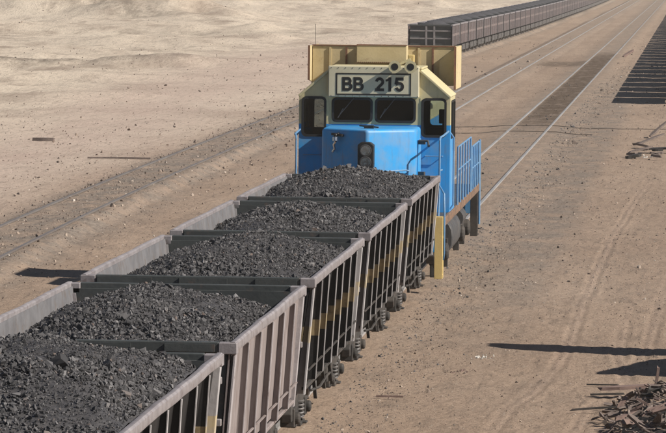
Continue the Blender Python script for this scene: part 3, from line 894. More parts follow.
# cab
outer = [(-1.58, 1.45), (1.58, 1.45), (1.58, 3.87), (0.95, 4.41), (-0.95, 4.41), (-1.58, 3.87)]
WIN = [rrect(-0.86, -0.07, 3.335, 3.785, 0.07), rrect(0.04, 0.83, 3.335, 3.785, 0.07),
       rrect(-1.49, -1.04, 3.03, 3.80, 0.08), rrect(1.01, 1.47, 3.04, 3.79, 0.08)]
mb = MB(); mb.plate(outer, WIN, xz, CF, CF+0.05)
front = mb.build('cab_front', M['loco'], lo)
for k, wv in enumerate(WIN):
    us = [p[0] for p in wv]; vs_ = [p[1] for p in wv]
    x0, x1, z0, z1 = min(us), max(us), min(vs_), max(vs_)
    b = MB(); b.plate(rrect(x0-0.035, x1+0.035, z0-0.035, z1+0.035, 0.10), [rrect(x0+0.015, x1-0.015, z0+0.015, z1-0.015, 0.06)], xz, CF-0.018, CF+0.03)
    fr = b.build('window', M['rubber'], lo)
    b = MB(); b.plate(rrect(x0+0.006, x1-0.006, z0+0.006, z1-0.006, 0.06), [], xz, CF+0.004, CF+0.010)
    b.build('pane', M['glass'], fr)
    if k < 2:
        xa, xb = (x0+0.12, x0+0.46) if k == 0 else (x0+0.1, x0+0.42)
        b = MB(); b.beam((xb, CF-0.06, z1+0.06), (xa, CF-0.045, z0+0.10), 0.018, 0.012); b.beam((xa-0.02, CF-0.035, z0+0.06), (xa+0.09, CF-0.035, z0+0.26), 0.02, 0.018)
        b.build('wiper', M['tank_grey'], fr)
b = MB()
for (x0, x1, z0, z1) in ((-1.02, -1.005, 3.28, 3.83), (0.955, 0.97, 3.28, 3.83)):
    b.box(x0, x1, CF-0.008, CF-0.0005, z0, z1)
b.build('weld_seam', M['cream'], front)
b = MB()
for k in range(13): b.lathe([(0, 0.011), (0.008, 0.006)], (-0.90+k*0.15, CF-0.131, 4.44), (0, -1, 0), 6); b.lathe([(0, 0.011), (0.008, 0.006)], (-0.90+k*0.15, CF-0.131, 3.855), (0, -1, 0), 6)
b.build('board_bolts', M['tank_grey'], front)
for xg in (-1.30, 1.25):
    MB().tube([(xg-0.18, CF, 2.62), (xg-0.18, CF-0.07, 2.62), (xg+0.18, CF-0.07, 2.62), (xg+0.18, CF, 2.62)], 0.012, 6).build('grab_iron', M['rail_blue'], lo, smooth=True)
# cab sides with a window and a door, back wall with two windows
for s in (-1, 1):
    mb = MB()
    a0, a1 = sorted((s*1.58, s*1.53))
    holes = [rrect(CF+0.35, CF+0.95, 3.0, 3.74, 0.07), rrect(CF+1.15, CF+1.75, 2.7, 3.74, 0.07)]
    mb.plate([(CF+0.052, 1.45), (CB-0.002, 1.45), (CB-0.002, 3.87), (CF+0.052, 3.87)], holes, yz, a0, a1)
    sdw = mb.build('cab_side', M['loco'], lo)
    for hl_ in holes:
        us = [p[0] for p in hl_]; vs_ = [p[1] for p in hl_]
        x0, x1, z0, z1 = min(us), max(us), min(vs_), max(vs_)
        c0, c1 = sorted((s*1.595, s*1.55))
        b = MB(); b.plate(rrect(x0-0.03, x1+0.03, z0-0.03, z1+0.03, 0.09), [rrect(x0+0.012, x1-0.012, z0+0.012, z1-0.012, 0.06)], yz, c0, c1)
        fr = b.build('window', M['rubber'], lo)
        c0, c1 = sorted((s*1.555, s*1.56))
        b = MB(); b.plate(rrect(x0+0.006, x1-0.006, z0+0.006, z1-0.006, 0.06), [], yz, c0, c1)
        b.build('pane', M['glass'], fr)
holes = [rrect(-1.42, -1.06, 2.9, 3.75, 0.07), rrect(1.05, 1.4, 3.2, 3.75, 0.07)]
mb = MB(); mb.plate(outer, holes, xz, CB, CB+0.05); mb.build('cab_back', M['interior'], lo)
# roof: top and two sloping shoulders that stand a little proud as a lip
def slab(p0, p1, th, y0, y1):
    p0, p1 = Vector(p0), Vector(p1)
    dd = (p1-p0).normalized(); nn = Vector((-dd.y, dd.x))
    return MB().prism([tuple(p0), tuple(p1), tuple(p1+nn*th), tuple(p0+nn*th)], xz, y0, y1)
slab((1.60, 3.862), (0.965, 4.412), 0.05, CF-0.05, CB+0.1).build('roof_shoulder', M['cream'], lo, 0.012, 2)
slab((-0.965, 4.412), (-1.60, 3.862), 0.05, CF-0.05, CB+0.1).build('roof_shoulder', M['cream'], lo, 0.012, 2)
MB().box(-0.98, 0.98, CF+0.003, CB+0.1, 4.414, 4.46).build('roof', M['cream'], lo, 0.012, 2)
# inside: floor, desk, driver's seat
MB().box(-1.52, 1.52, CF+0.06, CB-0.01, 1.9, 1.95).build('cab_floor', M['seat'], lo)
MB().box(-1.5, 0.9, CF+0.12, CF+0.5, 2.4, 3.18).build('control_desk', M['seat'], lo)
b = MB(); b.box(0.98, 1.46, CF+0.75, CF+1.25, 2.45, 2.6); b.box(0.98, 1.46, CF+1.15, CF+1.28, 2.55, 3.17)
b.box(1.2, 1.3, CF+0.95, CF+1.05, 1.95, 2.45)
seat = b.build('driver_seat', M['seat'], lo, 0.04, 3, True)
b = MB(); b.box(1.28, 1.47, CF+1.12, CF+1.24, 3.26, 3.56); b.box(1.35, 1.39, CF+1.16, CF+1.20, 3.15, 3.3); b.build('headrest', M['seat'], seat, 0.04, 3, True)
# number board
b = MB(); b.box(-0.96, 0.93, CF-0.13, CF-0.001, 3.835, 4.48)
board = b.build('number_board', M['board'], lo, 0.018, 2)
yb = CF-0.133
def frame_bar(x0, x1, z0, z1):
    MBB.box(x0, x1, yb-0.003, yb+0.002, z0, z1)
MBB = MB()
x0, x1, z0, z1, t_ = -0.80, 0.765, 3.875, 4.335, 0.028
frame_bar(x0, x1, z1-t_, z1); frame_bar(x0, x1, z0, z0+t_); frame_bar(x0, x0+t_, z0+t_, z1-t_); frame_bar(x1-t_, x1, z0+t_, z1-t_)
MBB.build('board_border', M['black'], board)
def stroke(mb, pts, wd):
    """a painted stroke of even width along a path in the board's plane"""
    pts = [Vector(p) for p in pts]
    L_, R_ = [], []
    for i, p in enumerate(pts):
        a_ = (p-pts[i-1]).normalized() if i else None
        b_ = (pts[i+1]-p).normalized() if i < len(pts)-1 else None
        if a_ is None: t2, k = b_, 1.0
        elif b_ is None: t2, k = a_, 1.0
        else:
            t2 = (a_+b_).normalized(); k = 1/max(0.5, t2.dot(b_))
        nn = Vector((-t2.y, t2.x))*(wd/2*k)
        L_.append(p+nn); R_.append(p-nn)
    n = len(pts)
    V = [(q.x, yv, q.y) for yv in (yb-0.003, yb+0.002) for q in L_+R_]
    F = []
    for i in range(n-1):
        F += [(i, i+1, n+i+1, n+i), (2*n+i, 3*n+i, 3*n+i+1, 2*n+i+1), (i, 2*n+i, 2*n+i+1, i+1), (n+i, n+i+1, 3*n+i+1, 3*n+i)]
    F += [(0, n, 3*n, 2*n), (n-1, 3*n-1, 4*n-1, 2*n-1)]
    mb.add(V, F)
def arc(cx, cz, rx, rz, a0, a1, n=12):
    return [(cx+rx*math.cos(R(a0+(a1-a0)*k/n)), cz+rz*math.sin(R(a0+(a1-a0)*k/n))) for k in range(n+1)]
def glyph(ch, x, z, wd, h, sw):
    mb = MB(); e = sw/2
    if ch == 'B':
        stroke(mb, [(x+e, z), (x+e, z+h)], sw)
        zm = z+h*0.52
        stroke(mb, [(x+sw, z+h-e)] + arc(x+wd*0.92-(z+h-e-zm)/2-e, (z+h-e+zm)/2, (z+h-e-zm)/2, (z+h-e-zm)/2, 90, -90) + [(x+sw, zm)], sw)
        mb2 = MB(); stroke(mb2, [(x+sw, zm-0.0005)] + arc(x+wd-(zm-z-e)/2-e, (zm+z+e)/2, (zm-z-e)/2, (zm-z-e)/2, 90, -90) + [(x+sw, z+e)], sw)
        mb.add([(p[0], p[1]-0.0006, p[2]) for p in mb2.v], mb2.f)
    elif ch == '2':
        r = wd/2-e
        stroke(mb, arc(x+wd/2, z+h-e-r, r, r, 175, -35, 14) + [(x+wd*0.42, z+h*0.30), (x+e*1.2, z+e)], sw)
        mb2 = MB(); stroke(mb2, [(x, z+e), (x+wd, z+e)], sw); mb.add([(p[0], p[1]-0.0006, p[2]) for p in mb2.v], mb2.f)
    elif ch == '1':
        xc = x+wd*0.62
        stroke(mb, [(xc, z), (xc, z+h)], sw)
        mb2 = MB(); stroke(mb2, [(xc, z+h-e*0.8), (xc-wd*0.22, z+h-e*1.9), (xc-wd*0.46, z+h-e*2.3)], sw*0.72); mb.add([(p[0], p[1]-0.0006, p[2]) for p in mb2.v], mb2.f)
    elif ch == '5':
        r = wd/2-e
        stroke(mb, [(x+wd*0.95, z+h-e), (x+wd*0.22, z+h-e), (x+wd*0.12, z+h*0.50)], sw)
        mb2 = MB(); stroke(mb2, [(x+wd*0.12, z+h*0.47), (x+wd*0.30, z+h*0.58)] + arc(x+wd/2, z+e+r*1.02, r, r*1.05, 80, -165, 16), sw); mb.add([(p[0], p[1]-0.0006, p[2]) for p in mb2.v], mb2.f)
    return mb.build('lettering', M['black'], board)
for ch, gx_, gw in (('B', -0.67, 0.215), ('B', -0.435, 0.215), ('2', 0.015, 0.19), ('1', 0.205, 0.19), ('5', 0.425, 0.195)):
    glyph(ch, gx_, 3.96, gw, 0.29, 0.06)
# horns on top of the board, facing the train
for x in (0.43, 0.76):
    b = MB(); b.lathe([(0.0, 0.118), (0.0, 0.13), (0.05, 0.105), (0.12, 0.07), (0.22, 0.045), (0.42, 0.03), (0.44, 0.045), (0.5, 0.045)], (x, CF-0.28, 4.475), (0, 1, 0), 20)
    hn = b.build('horn', M['cream'], lo, smooth=True)
    b = MB(); b.lathe([(-0.004, 0.075), (0.004, 0.07), (0.03, 0.05)], (x, CF-0.28, 4.475), (0, 1, 0), 20)
    b.build('horn_mouth', M['black'], hn)
b = MB(); b.box(0.38, 0.82, CF+0.02, CF+0.10, 4.45, 4.50); b.beam((0.45, CF+0.06, 4.5), (0.74, CF+0.06, 4.63), 0.05, 0.05); b.build('horn_bracket', M['cream'], lo)
b = MB(); b.box(0.66, 0.80, CF+0.3, CF+0.42, 4.452, 4.72); b.build('marker_lamp', M['yellow'], lo, 0.02, 2)

# big air filter box behind the cab
FY = 4.70
b = MB(); b.box(-1.53, 1.53, FY+0.55, FY+2.3, 4.02, 4.84)
fbx = b.build('filter_box', M['ochre'], lo, 0.01, 1)
b = MB(); b.box(-0.55, 0.52, FY+0.10, FY+0.548, 4.50, 4.862); b.build('hood_panel', M['ochre'], fbx, 0.01, 1)
for s in (-1, 1):
    b = MB()
    a0, a1 = sorted((s*1.54, s*1.57))
    b.prism([(FY, 3.95 if s > 0 else 4.12), (FY+2.3, 3.95), (FY+2.3, 4.85), (FY, 4.85)], yz, a0, a1)
    b.build('side_wing', M['ochre'], fbx)
    b = MB(); b.box(min(s*1.535, s*1.58), max(s*1.535, s*1.58), FY-0.03, FY-0.002, 3.95 if s > 0 else 4.12, 4.86); b.build('wing_edge', M['rust'], fbx)
b = MB(); b.box(-1.535, 1.535, FY+0.53, FY+0.60, 4.842, 4.868); b.box(-0.55, 0.52, FY+0.09, FY+0.13, 4.865, 4.89)
for k in range(26): b.box(-0.55+k*0.042, -0.535+k*0.042, FY+0.088, FY+0.098, 4.492, 4.52)
b.build('top_flange', M['rust'], fbx)
for x_ in (-1.15, -0.8, 0.75, 1.05):
    MB().box(x_-0.02, x_+0.02, FY+0.52, FY+0.548, 4.04, 4.82).build('strap', M['rust'] if x_ in (-0.8, 1.05) else M['ochre'], fbx)
b = MB(); b.prism([(1.2, 4.02), (1.534, 4.02), (1.534, 4.8), (1.38, 4.72), (1.2, 4.55)], xz, FY+0.40, FY+0.545); b.build('corner_gusset', M['ochre'], fbx)
b = MB(); b.box(-1.53, -1.1, FY+0.30, FY+0.549, 4.0, 4.06); b.box(-1.53, -1.48, FY+0.2, FY+0.549, 3.6, 4.0); b.build('duct_bracket', M['black'], fbx)
MB().tube([(-1.5, FY+0.9, 4.84), (-1.5, FY+0.9, 5.3)], 0.005, 5).build('aerial', M['black'], fbx)

# long hood beyond the cab with doors and roof fans
b = MB(); b.prism([(-0.95, 1.45), (0.95, 1.45), (0.95, 3.55), (0.75, 3.75), (-0.75, 3.75), (-0.95, 3.55)], xz, CB+0.12, 14.2)
hood = b.build('long_hood', M['loco'], lo, 0.02, 2)
for k in range(7):
    for s in (-1, 1):
        a0, a1 = sorted((s*0.952, s*0.972))
        MB().box(a0, a1, CB+0.6+k*1.15, CB+1.65+k*1.15, 1.65, 3.3).build('hood_door', M['loco'], hood, 0.006, 1)
# deck, sills, buffer beam
MB().box(-1.55, 1.55, 0.55, 14.95, 1.38, 1.448).build('deck', M['tank_grey'], lo)
for s in (-1, 1):
    a0, a1 = sorted((s*1.56, s*1.62))
    MB().box(a0, a1, 0.5, 15.0, 1.29, 1.46).build('side_sill', M['sill_rust'] if s > 0 else M['tank_grey'], lo, 0.008, 1)
for y in (0.42, 14.96):
    MB().box(-1.5, 1.5, y, y+0.12, 0.75, 1.44).build('buffer_beam', M['loco'], lo, 0.01, 1)
b = MB(); b.box(-0.09, 0.09, -0.25, 0.42, 0.72, 0.88); b.box(-0.15, 0.15, -0.44, -0.2, 0.66, 0.94); b.build('coupler', M['wheel_steel'], lo, 0.015, 1)
# lower body of the cab side down to the deck is blue; corner steps are yellow
for s in (-1, 1):
    for y in (-0.02, 14.55):
        b = MB()
        for q in (0.0, 0.30):
            a0, a1 = sorted((s*1.43, s*1.60))
            b.box(a0, a1, y+q, y+q+0.035, 0.24, 1.5)
        for z in (0.30, 0.68, 1.06):
            a0, a1 = sorted((s*1.44, s*1.59))
            b.box(a0, a1, y+0.036, y+0.299, z, z+0.03)
        b.build('corner_step', M['yellow'] if y < 1 else M['bogie_steel'], lo, 0.006, 1)
    # handrails by the nose
    x = s*1.47
    b = MB()
    b.tube([(x, 0.5, 1.2), (x, 0.62, 1.5), (x, 0.80, 1.9), (x, 0.82, 2.3), (x, 0.82, 3.02), (x+s*0.01, 0.88, 3.08), (x+s*0.05, 1.05, 3.10), (s*1.55, CF-0.01, 3.14)], 0.021, 8)
    b.tube([(x, 0.82, 2.40), (s*1.5, 1.2, 2.40)], 0.018, 8)
    b.tube([(s*1.6, 0.2, 0.62), (s*1.62, 0.12, 0.75), (s*1.62, 0.1, 1.6), (s*1.6, 0.3, 1.95), (x, 0.8, 2.1)], 0.019, 8)
    b.build('handrail', M['rail_blue'], lo, smooth=True)
    b = MB()
    b.tube([(s*1.58, CF+0.2, 1.5), (s*1.65, CF+0.2, 1.6), (s*1.65, CF+0.2, 3.0), (s*1.58, CF+0.2, 3.1)], 0.018, 8)
    b.build('cab_handrail', M['rail_blue'], lo, smooth=True)
    # walkway railings: two panels of uprights
    for (ya, yb_, zt) in ((5.45, 11.05, 2.70), (11.6, 14.95, 2.46)):
        b = MB()
        b.tube([(s*1.6, ya, zt), (s*1.6, yb_, zt)], 0.018, 8)
        b.tube([(s*1.6, ya, zt-0.5), (s*1.6, yb_, zt-0.5)], 0.014, 8)
        b.build('railing', M['rail_blue'], lo, smooth=True)
        kk = 6 if ya < 8 else 5
        for k in range(kk):
            yq = ya+(yb_-ya)*k/(kk-1)
            MB().tube([(s*1.6, yq, 1.46), (s*1.6, yq, zt)], 0.021, 8).build('railing_post', M['rail_blue'], lo, smooth=True)
    b = MB(); b.tube([(s*1.62, 15.0, 0.5), (s*1.62, 15.0, 2.5)], 0.025, 8); b.build('corner_handrail', M['rail_blue'], lo, smooth=True)
# fuel tank, trucks
b = MB()
prof = [(1.50*math.copysign(abs(math.cos(a))**0.6, math.cos(a)), 0.74+0.54*math.copysign(abs(math.sin(a))**0.7, math.sin(a))) for a in [2*math.pi*k/32 for k in range(32)]]
b.prism(prof, xz, 5.6, 9.0)
b.build('fuel_tank', M['tank_grey'], lo, 0.02, 1, True)
b = MB(); b.lathe([(0, 0.20), (1.4, 0.20)], (1.34, 9.3, 0.95), (0, 1, 0), 14); b.build('air_tank', M['tank_grey'], lo, smooth=True)
for yc in (3.0, 12.0):
    b = MB()
    for s in (-1, 1):
        a0, a1 = sorted((s*1.18, s*1.36))
        b.prism([(yc-1.75, 0.62), (yc-1.5, 0.92), (yc+1.5, 0.92), (yc+1.75, 0.62), (yc+1.6, 0.45), (yc+0.7, 0.50), (yc+0.5, 0.34), (yc-0.5, 0.34), (yc-0.7, 0.5), (yc-1.6, 0.45)], yz, a0, a1)
        for q in (-1.2, 1.2):
            b.lathe([(0, 0.19), (0.16, 0.19), (0.2, 0.13)], (s*1.30, yc+q, 0.53), (s, 0, 0), 14)
            b.box(min(s*1.2, s*1.34), max(s*1.2, s*1.34), yc+q+0.62, yc+q+0.72, 0.1, 0.5)
    b.box(-1.15, 1.15, yc-0.3, yc+0.3, 0.55, 1.2)
    tr = b.build('truck', M['bogie_steel'], lo, 0.015, 1)
    for q in (-1.2, 1.2):
        for s in (-1, 1):
            o = shared('wheel', 'wheel', wheel_mb, M['wheel_steel'], tr, (s*0.76, yc+q, 0.52), (0, 0, 0 if s > 0 else math.pi), smooth=True)
            o.scale = (1.1, 1.24, 1.24)
            so_ = shared('coil_spring', 'spring', spring_mb, M['spring'], tr, (s*1.20, yc+q*0.55, 0.50), smooth=True)
b = MB(); b.box(1.25, 1.42, 5.05, 5.30, 0.15, 0.75); b.tube([(1.33, 5.2, 0.2), (1.33, 5.2, 1.3)], 0.04, 8); b.build('sand_pipe', M['bogie_steel'], lo)

# ------------------------------------------------------------------ the far ore train and the train standing off to the right
def make_far_wagon(zb=0.93):
    t = thing('ore_wagon', '-', 'wagon')
    for s in (-1, 1):
        a0, a1 = sorted((s*1.545, s*1.515)); MB().box(a0, a1, -HL+0.06, HL-0.06, zb, 2.28).build('side_sheet', M['far_hull'], t)
    for e in (-1, 1):
        MB().box(-1.41, 1.41, min(e*(HL-0.14), e*(HL-0.1)), max(e*(HL-0.14), e*(HL-0.1)), 0.93, 2.28).build('end_sheet', M['end_dark'], t)
    for s in (-1, 1):
        a0, a1 = sorted((s*1.586, s*1.45)); MB().box(a0, a1, -HL, HL, 2.285, RIM).build('top_rail', M['rim_steel'], t)
    for e in (-1, 1):
        MB().box(-1.445, 1.445, min(e*(HL-0.12), e*HL), max(e*(HL-0.12), e*HL), 2.285, RIM-0.003).build('end_rail', M['end_dark'], t)
    for s in (-1, 1):
        for k in range(7):
            y = -HL+0.08+(LW-0.16)*k/6
            wd = 0.06 if 0 < k < 6 else 0.16
            def rb(wd=wd):
                return MB().box(1.546, 1.560, -wd, wd, 0.90, 2.258)
            shared('rib', 'farrib%d' % (wd > 0.05), rb, M['rim_steel'], t, (0, y, 0), (0, 0, 0 if s > 0 else math.pi))
    for e in (-1, 1):
        for z in (1.95, 1.42):
            MB().box(-1.42, 1.42, min(e*(HL-0.099), e*HL), max(e*(HL-0.099), e*HL), z-0.05, z+0.05).build('end_ledge', M['grey_steel'], t)
        for x in (-0.28, 0.28):
            MB().box(x-0.06, x+0.06, min(e*(HL-0.099), e*(HL+0.01)), max(e*(HL-0.099), e*(HL+0.01)), 0.95, 2.262).build('end_post', M['grey_steel'], t)
        bo = make_bogie(t, e*2.95, False)
        for q in (-0.86, 0.86):
            for s in (-1, 1):
                shared('wheel', 'farwheel', lambda: MB().lathe([(-0.06, 0.44), (0.06, 0.42), (0.07, 0.3)], (0, 0, 0), (1, 0, 0), 12), M['wheel_steel'], bo, (s*0.76, e*2.95+q, 0.42), (0, 0, 0 if s > 0 else math.pi))
                shared('spring_box', 'farspring', lambda: MB().lathe([(0, 0.12), (0.4, 0.12)], (0, 0, 0), (0, 0, 1), 8), M['spring'], bo, (s*1.28, e*2.95+q, 0.36))
    MB().box(-0.2, 0.2, -PITCH/2+0.003, PITCH/2-0.003, 0.7, 0.92).build('underframe', M['bogie_steel'], t)
    # the load lies low in the wagon and mounds in the middle
    return t

ONES = ['', 'first', 'second', 'third', 'fourth', 'fifth', 'sixth', 'seventh', 'eighth', 'ninth', 'tenth', 'eleventh', 'twelfth', 'thirteenth', 'fourteenth', 'fifteenth', 'sixteenth', 'seventeenth', 'eighteenth', 'nineteenth']
TENS = {2: ('twentieth', 'twenty'), 3: ('thirtieth', 'thirty'), 4: ('fortieth', 'forty'), 5: ('fiftieth', 'fifty'), 6: ('sixtieth', 'sixty')}
def ordinal(k):
    if k < 20: return ONES[k]
    a, b_ = divmod(k, 10)
    return TENS[a][0] if b_ == 0 else TENS[a][1]+'-'+ONES[b_]

far = make_far_wagon()
def far_load(hl=HL):
    gx = np.linspace(-1.40, 1.40, 14); gy = np.linspace(-hl+0.18, hl-0.18, 30)
    Xo, Yo = np.meshgrid(gx, gy)
    z = RIM-0.25+0.5*(1-(np.abs(Xo)/1.4)**1.3)*np.clip(1.15-(np.abs(Yo)/(hl-0.1))**2, -0.2, 1)+0.09*fbm(Xo*2, Yo*1.5, 3, 7)
    id_ = np.arange(Xo.size).reshape(Xo.shape)
    F = np.stack([id_[:-1, :-1], id_[:-1, 1:], id_[1:, 1:], id_[1:, :-1]], -1).reshape(-1, 4)
    return np_obj('ore_load', np.stack([Xo, Yo, z], -1).reshape(-1, 3), F, M['ore'])
fl = far_load()
NFAR = 52
Y0 = 313.5+HL
for k in range(NFAR):
    y = Y0+k*PITCH
    x = float(track3(y)); dxy = float(track3(y+3)-track3(y-3))/6
    o = far if k == 0 else copy_tree(far)
    o.location = (x, y, 0); o.rotation_euler = (0, 0, -math.atan(dxy))
    o['group'] = 'wagons of the far ore train'
    o['label'] = 'near end wagon of the far ore train, its dark end wall facing the camera' if k == 0 else '%s wagon from the near end of the far ore train' % ordinal(k+1)
    q = fl if k == 0 else fl.copy()
    if k: col.objects.link(q)
    q.location = o.location; q.rotation_euler = o.rotation_euler
    tag(q, 'dark ore heaped in the %s wagon from the near end of the far train' % ordinal(k+1), 'ore heap', 'ore heaped in the far train', 'stuff')
SX = 7.42
parked = make_far_wagon(0.40)  # sides of this unseen train lowered so its shadow stays unbroken below
for k in range(40):
    o = parked if k == 0 else copy_tree(parked)
    o.location = (SX, 221.5+HL+k*PITCH, 0); o.rotation_euler = (0, 0, 0)
    o['group'] = 'wagons of the train standing beyond the right edge'
    o['label'] = '%s wagon of the train outside the right edge whose striped shadow shows' % ordinal(k+1)

# ------------------------------------------------------------------ unseen caster added at the right, its outline shaped to throw the sand shadows
te = math.tan(SUN_EL)/math.cos(SUN_BETA)
SHX = 9.2
def shade_h(xt): return (SHX-xt)*te-0.12
sh = thing('shadow_caster', 'unseen caster added outside the right edge, shaped to lay pointed shadows on the sand', 'shadow caster', (SHX, 75, -0.2))
def sy(yt, xt): return yt - (SHX-xt)*math.tan(SUN_BETA) - 75
SIL = [(3.02, 80.45), (3.05, 79.75), (3.45, 79.25), (4.2, 78.75), (5.4, 78.40), (6.3, 78.3), (6.95, 78.15), (6.3, 77.95), (5.80, 77.2), (5.06, 74.9), (5.08, 74.6)]   # where its edges fall on the sand
sil = [(sy(yt, xt), (SHX-xt)*te+0.05) for xt, yt in SIL]
poly = [(sil[0][0], 0.0)] + sil + [(sil[-1][0], 0.0)]
b = MB(); b.plate(poly, [], yz, 0.0, 0.10); b.build('caster_outline', M['caster'], sh)
for u in (sil[0][0]-0.2, sil[-1][0]+0.2):
    MB().box(0.11, 3.0, u-0.05, u+0.05, 0.0, 2.2).build('caster_side', M['caster'], sh)
MB().box(0.105, 3.1, sil[-1][0]+0.1, sil[0][0]-0.1, 2.203, 2.28).build('roof', M['caster'], sh)  # top of the added shadow caster

# ------------------------------------------------------------------ debris
def plank(name, label, cat, p, L, wd, th, yaw, pitch, mt, group=None, roll=0.0, jag=True):
    """a broken board: tapered, split ends"""
    n = 5
    V = []; F = []
    for i in range(n):
        t = i/(n-1)
        wv = wd*(0.75+0.4*random.random())*(0.55 if i in (0, n-1) and jag else 1)
        bend = 0.03*L*math.sin(t*3.1+random.random())
        for (a, b_) in ((-1, -1), (1, -1), (1, 1), (-1, 1)):
            V.append((L*(t-0.5)+(random.uniform(-0.08, 0.08)*L if i in (0, n-1) and jag else 0), a*wv/2+bend, b_*th/2))
    for i in range(n-1):
        q = i*4
        for k in range(4): F.append((q+k, q+(k+1) % 4, q+4+(k+1) % 4, q+4+k))
    F += [(3, 2, 1, 0), (q+4, q+5, q+6, q+7)]
    o = MB().add(V, F).build(name, mt)
    o.location = p; o.rotation_euler = (roll, -pitch, yaw)
    return tag(o, label, cat, group)

# scrap heap of splintered sleepers at the bottom right
HX, HY = 6.15, 66.6
def hh(x, y): return max(0.0, 0.55-0.55*math.hypot((x-HX-0.3)/1.0, (y-HY+0.3)/4.2))
WOODS = [M['wood'], M['red_wood'], M['wood'], M['red_wood'], M['dark_wood']]
gx = np.linspace(HX-1.2, HX+2.0, 40); gy = np.linspace(HY-5, HY+4.5, 50)
Xo, Yo = np.meshgrid(gx, gy)
Zo = np.clip(0.42-0.5*np.hypot((Xo-HX-0.3)/1.0, (Yo-HY+0.3)/4.0), -0.3, 1)-0.14+0.05*fbm(Xo*3, Yo*2, 3, 90)
id_ = np.arange(Xo.size).reshape(Xo.shape)
F = np.stack([id_[:-1, :-1], id_[:-1, 1:], id_[1:, 1:], id_[1:, :-1]], -1).reshape(-1, 4)
core = np_obj('scrap_heap', np.stack([Xo, Yo, Zo], -1).reshape(-1, 3), F, M['dark_wood'])
tag(core, 'low mound of dark splinters and dirt under the broken boards, bottom right corner', 'scrap heap', None, 'stuff')
sp_v = []; sp_f = []
for i in range(420):
    a = random.uniform(0, 6.28); r_ = random.random()**0.6*1.12
    x, y = HX+0.3+r_*math.cos(a)*1.0, HY-0.3+r_*math.sin(a)*4.0
    L = random.uniform(0.10, 0.42); wd = random.uniform(0.015, 0.06); th = random.uniform(0.008, 0.025)
    Mx = Matrix.Translation((x, y, hh(x, y)-0.08+random.uniform(0, 0.06))) @ Matrix.Rotation(random.uniform(0, 3.14), 4, 'Z') @ Matrix.Rotation(random.gauss(0, 0.35), 4, 'Y') @ Matrix.Rotation(random.gauss(0, 0.5), 4, 'X')
    b = MB().box(-L/2, L/2, -wd/2, wd/2, -th/2, th/2, Mx)
    k = len(sp_v); sp_v += b.v; sp_f += [tuple(j+k for j in f) for f in b.f]
o = MB().add(sp_v, sp_f).build('splinters', M['wood'])
tag(o, 'loose small splinters of wood covering the scrap heap at the bottom right', 'splinters', None, 'stuff')
for i in range(90):
    a = random.uniform(0, 6.28); r_ = random.random()**0.7*0.98
    x, y = HX+0.3+r_*math.cos(a)*0.95, HY-0.2+r_*math.sin(a)*3.9
    L = random.uniform(0.16, 0.5); wd = random.uniform(0.04, 0.13); th = random.uniform(0.02, 0.05)
    wm = random.choice(WOODS)
    plank('broken_board', {'weathered_wood': 'broken grey-brown board', 'reddish_wood': 'broken reddish board', 'tarred_wood': 'broken black tarred board'}[wm.name]+' lying in the scrap heap at the bottom right', 'board', (x, y, hh(x, y)-0.03+random.uniform(0, 0.07)), L, wd, th, random.uniform(-1.6, 1.6), random.gauss(0.1, 0.4), wm, 'broken boards on the scrap heap', random.gauss(0, 0.5))
plank('reddish_board', 'wide reddish board lying flat at the top edge of the scrap heap', 'board', (5.75, 70.6, 0.02), 1.0, 0.24, 0.05, 0.25, 0.05, M['red_wood'])
plank('upright_stake', 'short pale stake standing upright in the scrap heap', 'stake', (6.12, 69.0, 0.28), 0.42, 0.07, 0.04, 0.1, 1.45, M['red_wood'])
plank('dark_stick', 'thin dark stick jutting left from the scrap heap', 'stick', (5.2, 68.0, -0.07), 0.75, 0.05, 0.03, 0.25, 0.06, M['dark_wood'])
plank('dark_lath', 'dark lath on the sand above the scrap heap', 'stick', (5.35, 70.4, -0.08), 0.5, 0.06, 0.03, 0.2, 0.03, M['dark_wood'])
plank('long_splinter', 'long thin splinter lying just under the second shadow', 'stick', (5.25, 72.4, -0.12), 0.5, 0.03, 0.02, 0.02, 0.0, M['dark_wood'])

# white rubble and bits near the long shadow
def rubble(name, label, cat, c, n_, rad, smax, mt, group=None):
    P = []; S = []
    for i in range(n_):
        x = c[0]+random.gauss(0, rad[0]); y = c[1]+random.gauss(0, rad[1]); s = smax*random.uniform(0.35, 1)
        P.append((x-c[0], y-c[1], float(gz(x, y))+s*0.3)); S.append(s)
    V, F = scatter(np.array(P), np.array(S))
    o = np_obj(name, V, F, mt); o.location = (c[0], c[1], 0)
    return tag(o, label, cat, group, 'stuff')
rubble('white_rubble', 'small patch of white rubble on the sand left of the long shadow', 'rubble', (3.02, 77.5), 30, (0.10, 0.22), 0.032, M['white_rubble'])
rubble('brown_chips', 'few brown chips on the sand below the white rubble', 'chips', (2.78, 74.6), 16, (0.13, 0.2), 0.03, M['red_wood'])
plank('rusty_rod', 'rusty rod lying square to the rails beside the middle wagon', 'rod', (1.98, 69.6, -0.1), 0.42, 0.03, 0.03, 0.05, 0.0, M['red_wood'], jag=False)
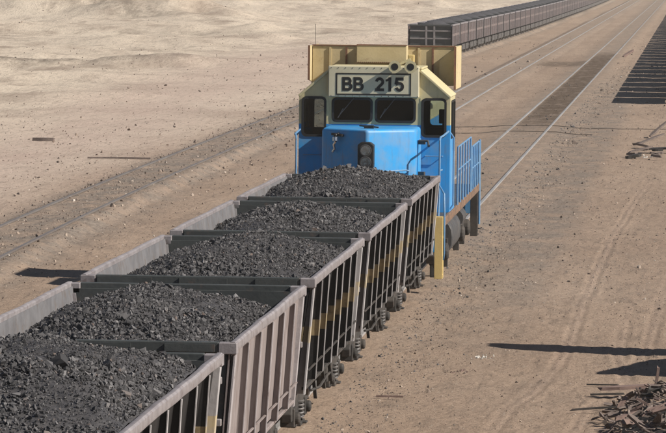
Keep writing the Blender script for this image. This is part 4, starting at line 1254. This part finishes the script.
# debris group farther up on the right
plank('dark_sheet', 'black flat sheet lying in the debris at the right edge', 'sheet', (5.35, 163.5, 0.02), 1.35, 0.9, 0.06, 0.05, 0.05, M['dark_wood'])
plank('grey_plank', 'grey plank propped on the debris at the right edge', 'plank', (5.05, 167.5, 0.2), 1.3, 0.2, 0.05, 0.7, 0.3, M['wood'])
plank('leaning_plank', 'short plank leaning up beyond the right hand debris', 'plank', (5.25, 178, 0.2), 1.1, 0.16, 0.06, 0.9, 0.5, M['wood'])
plank('tan_board', 'tan board lying left in the right hand debris', 'plank', (4.75, 161.5, 0.06), 0.9, 0.22, 0.05, 0.5, 0.2, M['wood'])
plank('black_lump', 'black lump at the left end of the right hand debris', 'scrap', (4.55, 158.5, -0.06), 0.5, 0.3, 0.1, 0.4, 0.2, M['dark_wood'])
plank('bent_plank', 'bent brown plank on the sand by the striped shadow', 'plank', (1.75, 333, 0.15), 1.3, 0.3, 0.12, 1.0, 0.35, M['red_wood'])
for i in range(9):
    plank('scrap_piece', 'small dark scrap piece in the debris at the right edge', 'scrap', (4.3+random.random()*1.4, 155+random.random()*14, 0.0), random.uniform(0.2, 0.5), random.uniform(0.1, 0.25), 0.08, random.uniform(-1, 1), random.uniform(-0.2, 0.2), random.choice([M['dark_wood'], M['wood']]), 'dark scrap pieces at the right edge')
rubble('white_scraps', 'bright white scraps below the debris at the right edge', 'scraps', (4.95, 160.0), 9, (0.10, 0.6), 0.06, M['white_rubble'])
# left of the train
plank('dark_log', 'short dark log on the pale sand at the left', 'log', (-18.0, 169.8, -0.22), 0.75, 0.2, 0.17, 0.05, 0.0, M['wood'])
plank('steel_bar', 'long dark bar lying on the sand beyond the curving line', 'bar', (-13.3, 155.8, -0.25), 2.2, 0.10, 0.05, 0.03, 0.0, M['wood'], jag=False)
# thin dark tubes across the line ahead of the locomotive
def dark_line(label, y, x0, x1, seed):
    pts = []
    for i in range(40):
        x = x0+(x1-x0)*i/39
        yv = y+0.5*float(fbm(np.array(x*0.6), np.array(seed*1.0), 2, seed))
        z = float(gz(x, yv))+0.012
        pts.append((x, yv, z))
    o = MB().tube(pts, 0.02, 6).build('dark_line', M['dark_line'])
    tag(o, label, 'dark_line', 'thin dark lines across the rails')
dark_line('upper thin dark line crossing the rails ahead of the locomotive', 187.0, -3.3, 5.9, 4)
dark_line('lower thin dark line crossing the rails ahead of the locomotive', 180.3, -3.0, 2.6, 8)

# ------------------------------------------------------------------ dusty air
hm = bpy.data.materials.new('dusty_air'); hm.use_nodes = True
hn_ = hm.node_tree.nodes; hn_.remove(hn_['Principled BSDF'])
pv = hn_.new('ShaderNodeVolumePrincipled')
pv.inputs['Color'].default_value = (0.93, 0.86, 0.77, 1); pv.inputs['Density'].default_value = 0.00028; pv.inputs['Anisotropy'].default_value = 0.2
hm.node_tree.links.new(pv.outputs[0], hn_['Material Output'].inputs['Volume'])
hz_ = MB().box(-12600, 12600, -500, 16600, -6, 14).build('haze', hm)
tag(hz_, 'thin dusty air over the desert', None, None, 'stuff')
